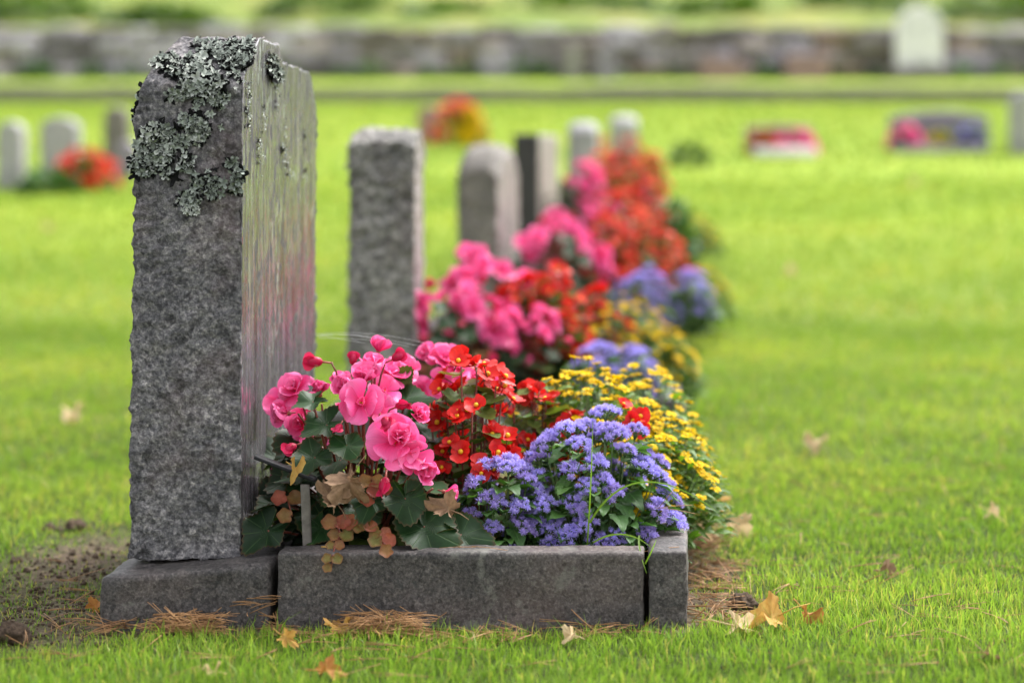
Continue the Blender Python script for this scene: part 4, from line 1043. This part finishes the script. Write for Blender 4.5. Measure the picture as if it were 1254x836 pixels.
def shrub(loc, rx, ry, h, n, label, mat='shrub', name='shrub', cat='shrub', group=None, flowers=None, nf=0, leaf_s=(.03, .06), fs=1.):
    root = empty(name, loc, label, cat, group); mb = MB()
    for i in range(n):
        d = V3((random.gauss(0, 1), random.gauss(0, 1), abs(random.gauss(0, 1)))).normalized()
        k = U(.55, 1.) * (1 + .25 * noise.noise(V3((d.x * 2, d.y * 2, d.z * 2 + loc[0]))))
        p = V3((d.x * rx * k, d.y * ry * k, d.z * h * k)); out = d + V3((U(-.6, .6), U(-.6, .6), U(-.4, .6)))
        mb.add(AL[i % 3], leaf_mtx(p, out, V3((U(-.6, .6), U(-.8, .4), 1)), U(*leaf_s)), 0, min(1, max(0, U(0, .6) + .4 * d.z)))
    for i in range(5):
        a = i * 1.26; mb.tube([V3((0, 0, 0)), V3((rx * .3 * math.cos(a), ry * .3 * math.sin(a), h * .4)), V3((rx * .6 * math.cos(a), ry * .6 * math.sin(a), h * .75))], .006, .003, 1, 4)
    mb.build('foliage', [mat, 'stem'], root)
    if flowers:
        for d in dome_dirs(nf, .1):
            p = V3((d.x * rx, d.y * ry, d.z * h)); put(random.choice(flowers), 'flower', root, p, d + V3((U(-.4, .4), U(-.8, .2), U(0, .5))), fs * U(.8, 1.2))
    return root
x4 = (828 - 627) / FPX * 8.8
shrub((x4, 8.8, SOILZ + terr(8.8) - .05), .10, .12, .32, 300, 'dark green bushy plant without flowers at the lawn end of the fourth bed', 'aleaf', 'bedding_plant', 'plant')

# ------------------------------------------------------------------ graves in the background
def bgstone(px0, px1, top, Y, depth, mats, label, rt=.05, cat='gravestone', grp='headstones in the distance'):
    a = at(px0, 0, Y); b = at(px1, 0, Y); z0 = base_z(Y); h = CAMH - (top - 200) / FPX * Y - z0
    sz = (b.x - a.x, depth, h); res = max(.015, sz[0] / 24)
    o = block('gravestone', sz, (res, res * 1.5, res), min(.02, sz[0] / 8), stone_disp(.004, px0 * .01, 1), (lambda p: V3((p.x, p.y, p.z - rt * ((2 * p.x / sz[0] - 1) ** 2) * (1 if p.z > sz[2] * .7 else 0) * (p.z / sz[2] - .7) / .3))), mats)
    o.location = (a.x, Y, z0); return tag(o, label, cat, grp)
bgstone(-6, 27, 148, 12.4, .16, ('g_pale',), 'white headstone at the left edge of the far lawn')
bgstone(48, 95, 143, 13.0, .16, ('g_pale',), 'pale broad headstone behind red flowers on the left')
bgstone(126, 156, 130, 13.6, .16, ('g_brown',), 'narrow grey headstone left of the nearest gravestone far back')
bgstone(140, 166, 172, 13.2, .14, ('g_mauve',), 'small bluish headstone below the narrow grey one')
bgstone(511, 541, 130, 16.4, .16, ('g_pink',), 'reddish headstone left of the orange flowers far back')
bgstone(914, 996, 153, 15.2, .18, ('g_pink',), 'low wide reddish headstone with red and white flowers on the far lawn', .02)
bgstone(1092, 1212, 135, 15.6, .18, ('g_mauve',), 'wide mauve-grey headstone with pink flowers on the far right lawn', .05)
bgstone(1241, 1275, 112, 15.0, .18, ('g_pale',), 'white headstone at the right edge of the far lawn')
bgstone(1097, 1156, 6, 31.7, .18, ('g_white',), 'tall white round-topped headstone before the stone wall', .32)
bgstone(692, 712, 56, 31.4, .2, ('g_grey',), 'small grey headstone before the wall above the row', .12)
bgstone(730, 754, 54, 31.4, .2, ('g_mauve',), 'small mauve-grey headstone right of the grey one before the wall', .12)
bgstone(858, 906, 70, 31.5, .2, ('g_pink',), 'low reddish stone at the foot of the wall', .04)
bgstone(962, 1016, 66, 31.5, .2, ('g_pink',), 'low broad reddish stone at the foot of the wall nearer the white headstone', .04)
bgstone(1085, 1168, 82, 31.6, .4, ('g_brown',), 'brown footing stone under the tall white headstone', .0, 'plinth', 'footings of distant headstones')
def bgbush(px, Y, w, h, label, fl, nf, fs, n=200, mat='shrub', grp='flower clumps on distant graves'):
    return shrub(((px - 627) / FPX * Y, Y, terr(Y)), w, w * .7, h, n, label, mat, 'flower_clump', 'flowers', grp, fl, nf, (.03, .06), fs)
bgbush(105, 12.4, .20, .24, 'red and orange flower clump among the distant headstones on the left', RED + ORG, 55, 2.0)
bgbush(60, 12.2, .20, .14, 'low dark green clump before the pale broad headstone', None, 0, 1, 260, 'aleaf')
bgbush(562, 16.0, .20, .36, 'orange and yellow flower clump behind the second gravestone', ORG + YEL[:1] + ORG[:1], 60, 2.4)
bgbush(575, 15.9, .13, .30, 'yellow flower clump beside the orange one far back', YEL, 50, 3.2)
bgbush(935, 15.0, .12, .16, 'red flower clump at the left of the low reddish headstone', RED, 34, 1.7)
bgbush(975, 15.0, .13, .14, 'pink flower clump at the right of the low reddish headstone', RED + PINK[:2], 30, 1.4)
bgbush(1108, 15.4, .13, .20, 'pink flower clump at the left of the wide mauve headstone', PINK[:4], 20, .9)
bgbush(1150, 15.3, .10, .14, 'yellow flower clump in the middle of the wide mauve headstone', YEL, 30, 2.5)
bgbush(1190, 15.4, .14, .20, 'violet flower clump at the right of the wide mauve headstone', BLUE, 24, 1.6)
bgbush(845, 14.0, .16, .16, 'pale green clump on the lawn right of the fourth bed', None, 0, 1, 200)
for px, lab in [(950, 'front'), ]:
    pass
# white edging stones before the low reddish grave
o = block('kerbstone', (.46, .08, .09), (.03, .03, .03), .012, kerb_disp(.003, 9), None, ('g_white',)); o.location = ((922 - 627) / FPX * 14.85, 14.75, terr(14.8) - .02); tag(o, 'white kerbstone before the low reddish headstone', 'kerbstone')
o = block('kerbstone', (.70, .08, .08), (.03, .03, .03), .012, kerb_disp(.003, 8), None, ('g_mauve',)); o.location = ((1092 - 627) / FPX * 15.2, 15.1, terr(15.1) - .02); tag(o, 'mauve kerbstone before the wide mauve headstone', 'kerbstone')

# path with its dark edging, stone wall, bank
V = []; F = []
xs = np.linspace(-40, 40, 60); yy = [25.6, 26.4, 27.2, 28.0, 28.8]
for y in yy:
    for x in xs: V.append((x, y, terr(y) + .012))
for j in range(len(yy) - 1):
    for i in range(len(xs) - 1): b = j * 60 + i; F.append((b, b + 1, b + 61, b + 60))
me = bpy.data.meshes.new('path'); me.from_pydata(V, [], F); me.materials.append(M['gravel']); me.update(); tag(link('path', me), kind='structure')
o = block('path_edging', (70, .18, .27), (.5, .06, .05), .03, lambda p, n: .03 * fbm(p, 1.2, 4), None, ('g_brown',)); o.location = (-35, 25.3, terr(25.3) - .07); tag(o, kind='structure')
def wall():
    mb = MB(); y0 = 32.15; z0 = 1.98; courses = [(0, .30), (.27, .27), (.51, .25), (.72, .20)]
    T = ball(1, 1, 1, 12, 8)
    for ci, (zb, hh) in enumerate(courses):
        x = -30 + U(0, .4)
        while x < 30:
            w = U(.3, .95); V = T[0].copy(); s = U(0, 50)
            for i in range(len(V)):
                p = V3(V[i]); pw = V3([math.copysign(abs(c) ** .55, c) for c in p]); k = 1 + .16 * noise.noise(p * 1.3 + V3((s, 0, 0)))
                V[i] = (pw.x * k * w * .53, pw.y * k * U(.22, .24), pw.z * k * hh * (.56 + (.10 * math.sin(s) if ci == 3 else 0)))
            mb.add((V, T[1], T[2]), TR(x + w / 2, y0 + U(-.05, .05) + zb * .1, z0 + zb + hh / 2 + U(-.02, .02)), 0, U(0, 1)); x += w
    o = mb.build('stone_wall', ['wallstone']); tag(o, 'long grey field-stone retaining wall across the top of the lawn', 'wall')
wall()
for i in range(26):
    x = -8 + i * .66 + U(-.3, .3)
    shrub((x, 31.75 + U(-.1, .1), terr(31.7) - .03), U(.25, .5), .15, U(.12, .34), 60, 'dark weeds growing along the foot of the stone wall', 'aleaf', 'weed_clump', 'weeds', 'weeds at the foot of the wall', leaf_s=(.06, .14))
sh = [(-9, 38, 1.4, .5), (-6.5, 37, 1.2, .35), (-3.5, 39, 1.6, .5), (-1, 37.5, 1.2, .35), (1.5, 39, 1.6, .5), (4, 38, 1.4, .45), (6.8, 39, 1.7, .6), (9.3, 38, 1.5, .6), (-11.5, 40, 2, .8), (12, 40, 2, .8)]
LBL = ['leftmost but one', 'third from the left', 'fourth from the left', 'fifth from the left', 'fifth from the right', 'fourth from the right', 'third from the right', 'rightmost but one', 'leftmost', 'rightmost']
for (x, y, r, h), lb in zip(sh, LBL):
    shrub((x, y, terr(y) - .1), r, r * .6, h, 420, 'low green shrub on the bank above the wall, %s' % lb, group='low shrubs on the bank', leaf_s=(.12, .26))

# ------------------------------------------------------------------ light, world, camera
SUN_EL, SUN_AZ = R(54), R(48)     # azimuth from +Y towards +X
sd = V3((math.sin(SUN_AZ) * math.cos(SUN_EL), math.cos(SUN_AZ) * math.cos(SUN_EL), math.sin(SUN_EL)))
L = bpy.data.lights.new('Sun', 'SUN'); L.energy = 5.0; L.angle = R(22); L.color = (1, .985, .955)
lo = bpy.data.objects.new('Sun', L); C.objects.link(lo); lo.rotation_euler = sd.to_track_quat('Z', 'Y').to_euler()
W = bpy.data.worlds.new('World'); bpy.context.scene.world = W; W.use_nodes = True
t = W.node_tree; bg = t.nodes['Background']
sky = t.nodes.new('ShaderNodeTexSky'); sky.sky_type = 'NISHITA'; sky.sun_disc = False; sky.sun_elevation = SUN_EL; sky.sun_rotation = SUN_AZ; sky.dust_density = 3; sky.air_density = 1.0
hs = t.nodes.new('ShaderNodeHueSaturation'); hs.inputs['Saturation'].default_value = .16; hs.inputs['Value'].default_value = 3.25
t.links.new(sky.outputs[0], hs.inputs['Color']); t.links.new(hs.outputs[0], bg.inputs[0]); bg.inputs[1].default_value = .15

cam = bpy.data.cameras.new('Camera'); co = bpy.data.objects.new('Camera', cam); C.objects.link(co)
cam.lens = 70; cam.sensor_width = 36; co.location = (0, 0, CAMH); co.rotation_euler = (R(90), 0, 0)
cam.shift_y = -218 / 1254; cam.clip_start = .05; cam.clip_end = 500
cam.dof.use_dof = True; cam.dof.focus_distance = 3.07; cam.dof.aperture_fstop = 1.95
sc = bpy.context.scene; sc.camera = co
sc.view_settings.view_transform = 'Standard'; sc.view_settings.look = 'None'; sc.view_settings.exposure = 0; sc.view_settings.gamma = 1
sc.cycles.max_bounces = 8; sc.cycles.transparent_max_bounces = 8
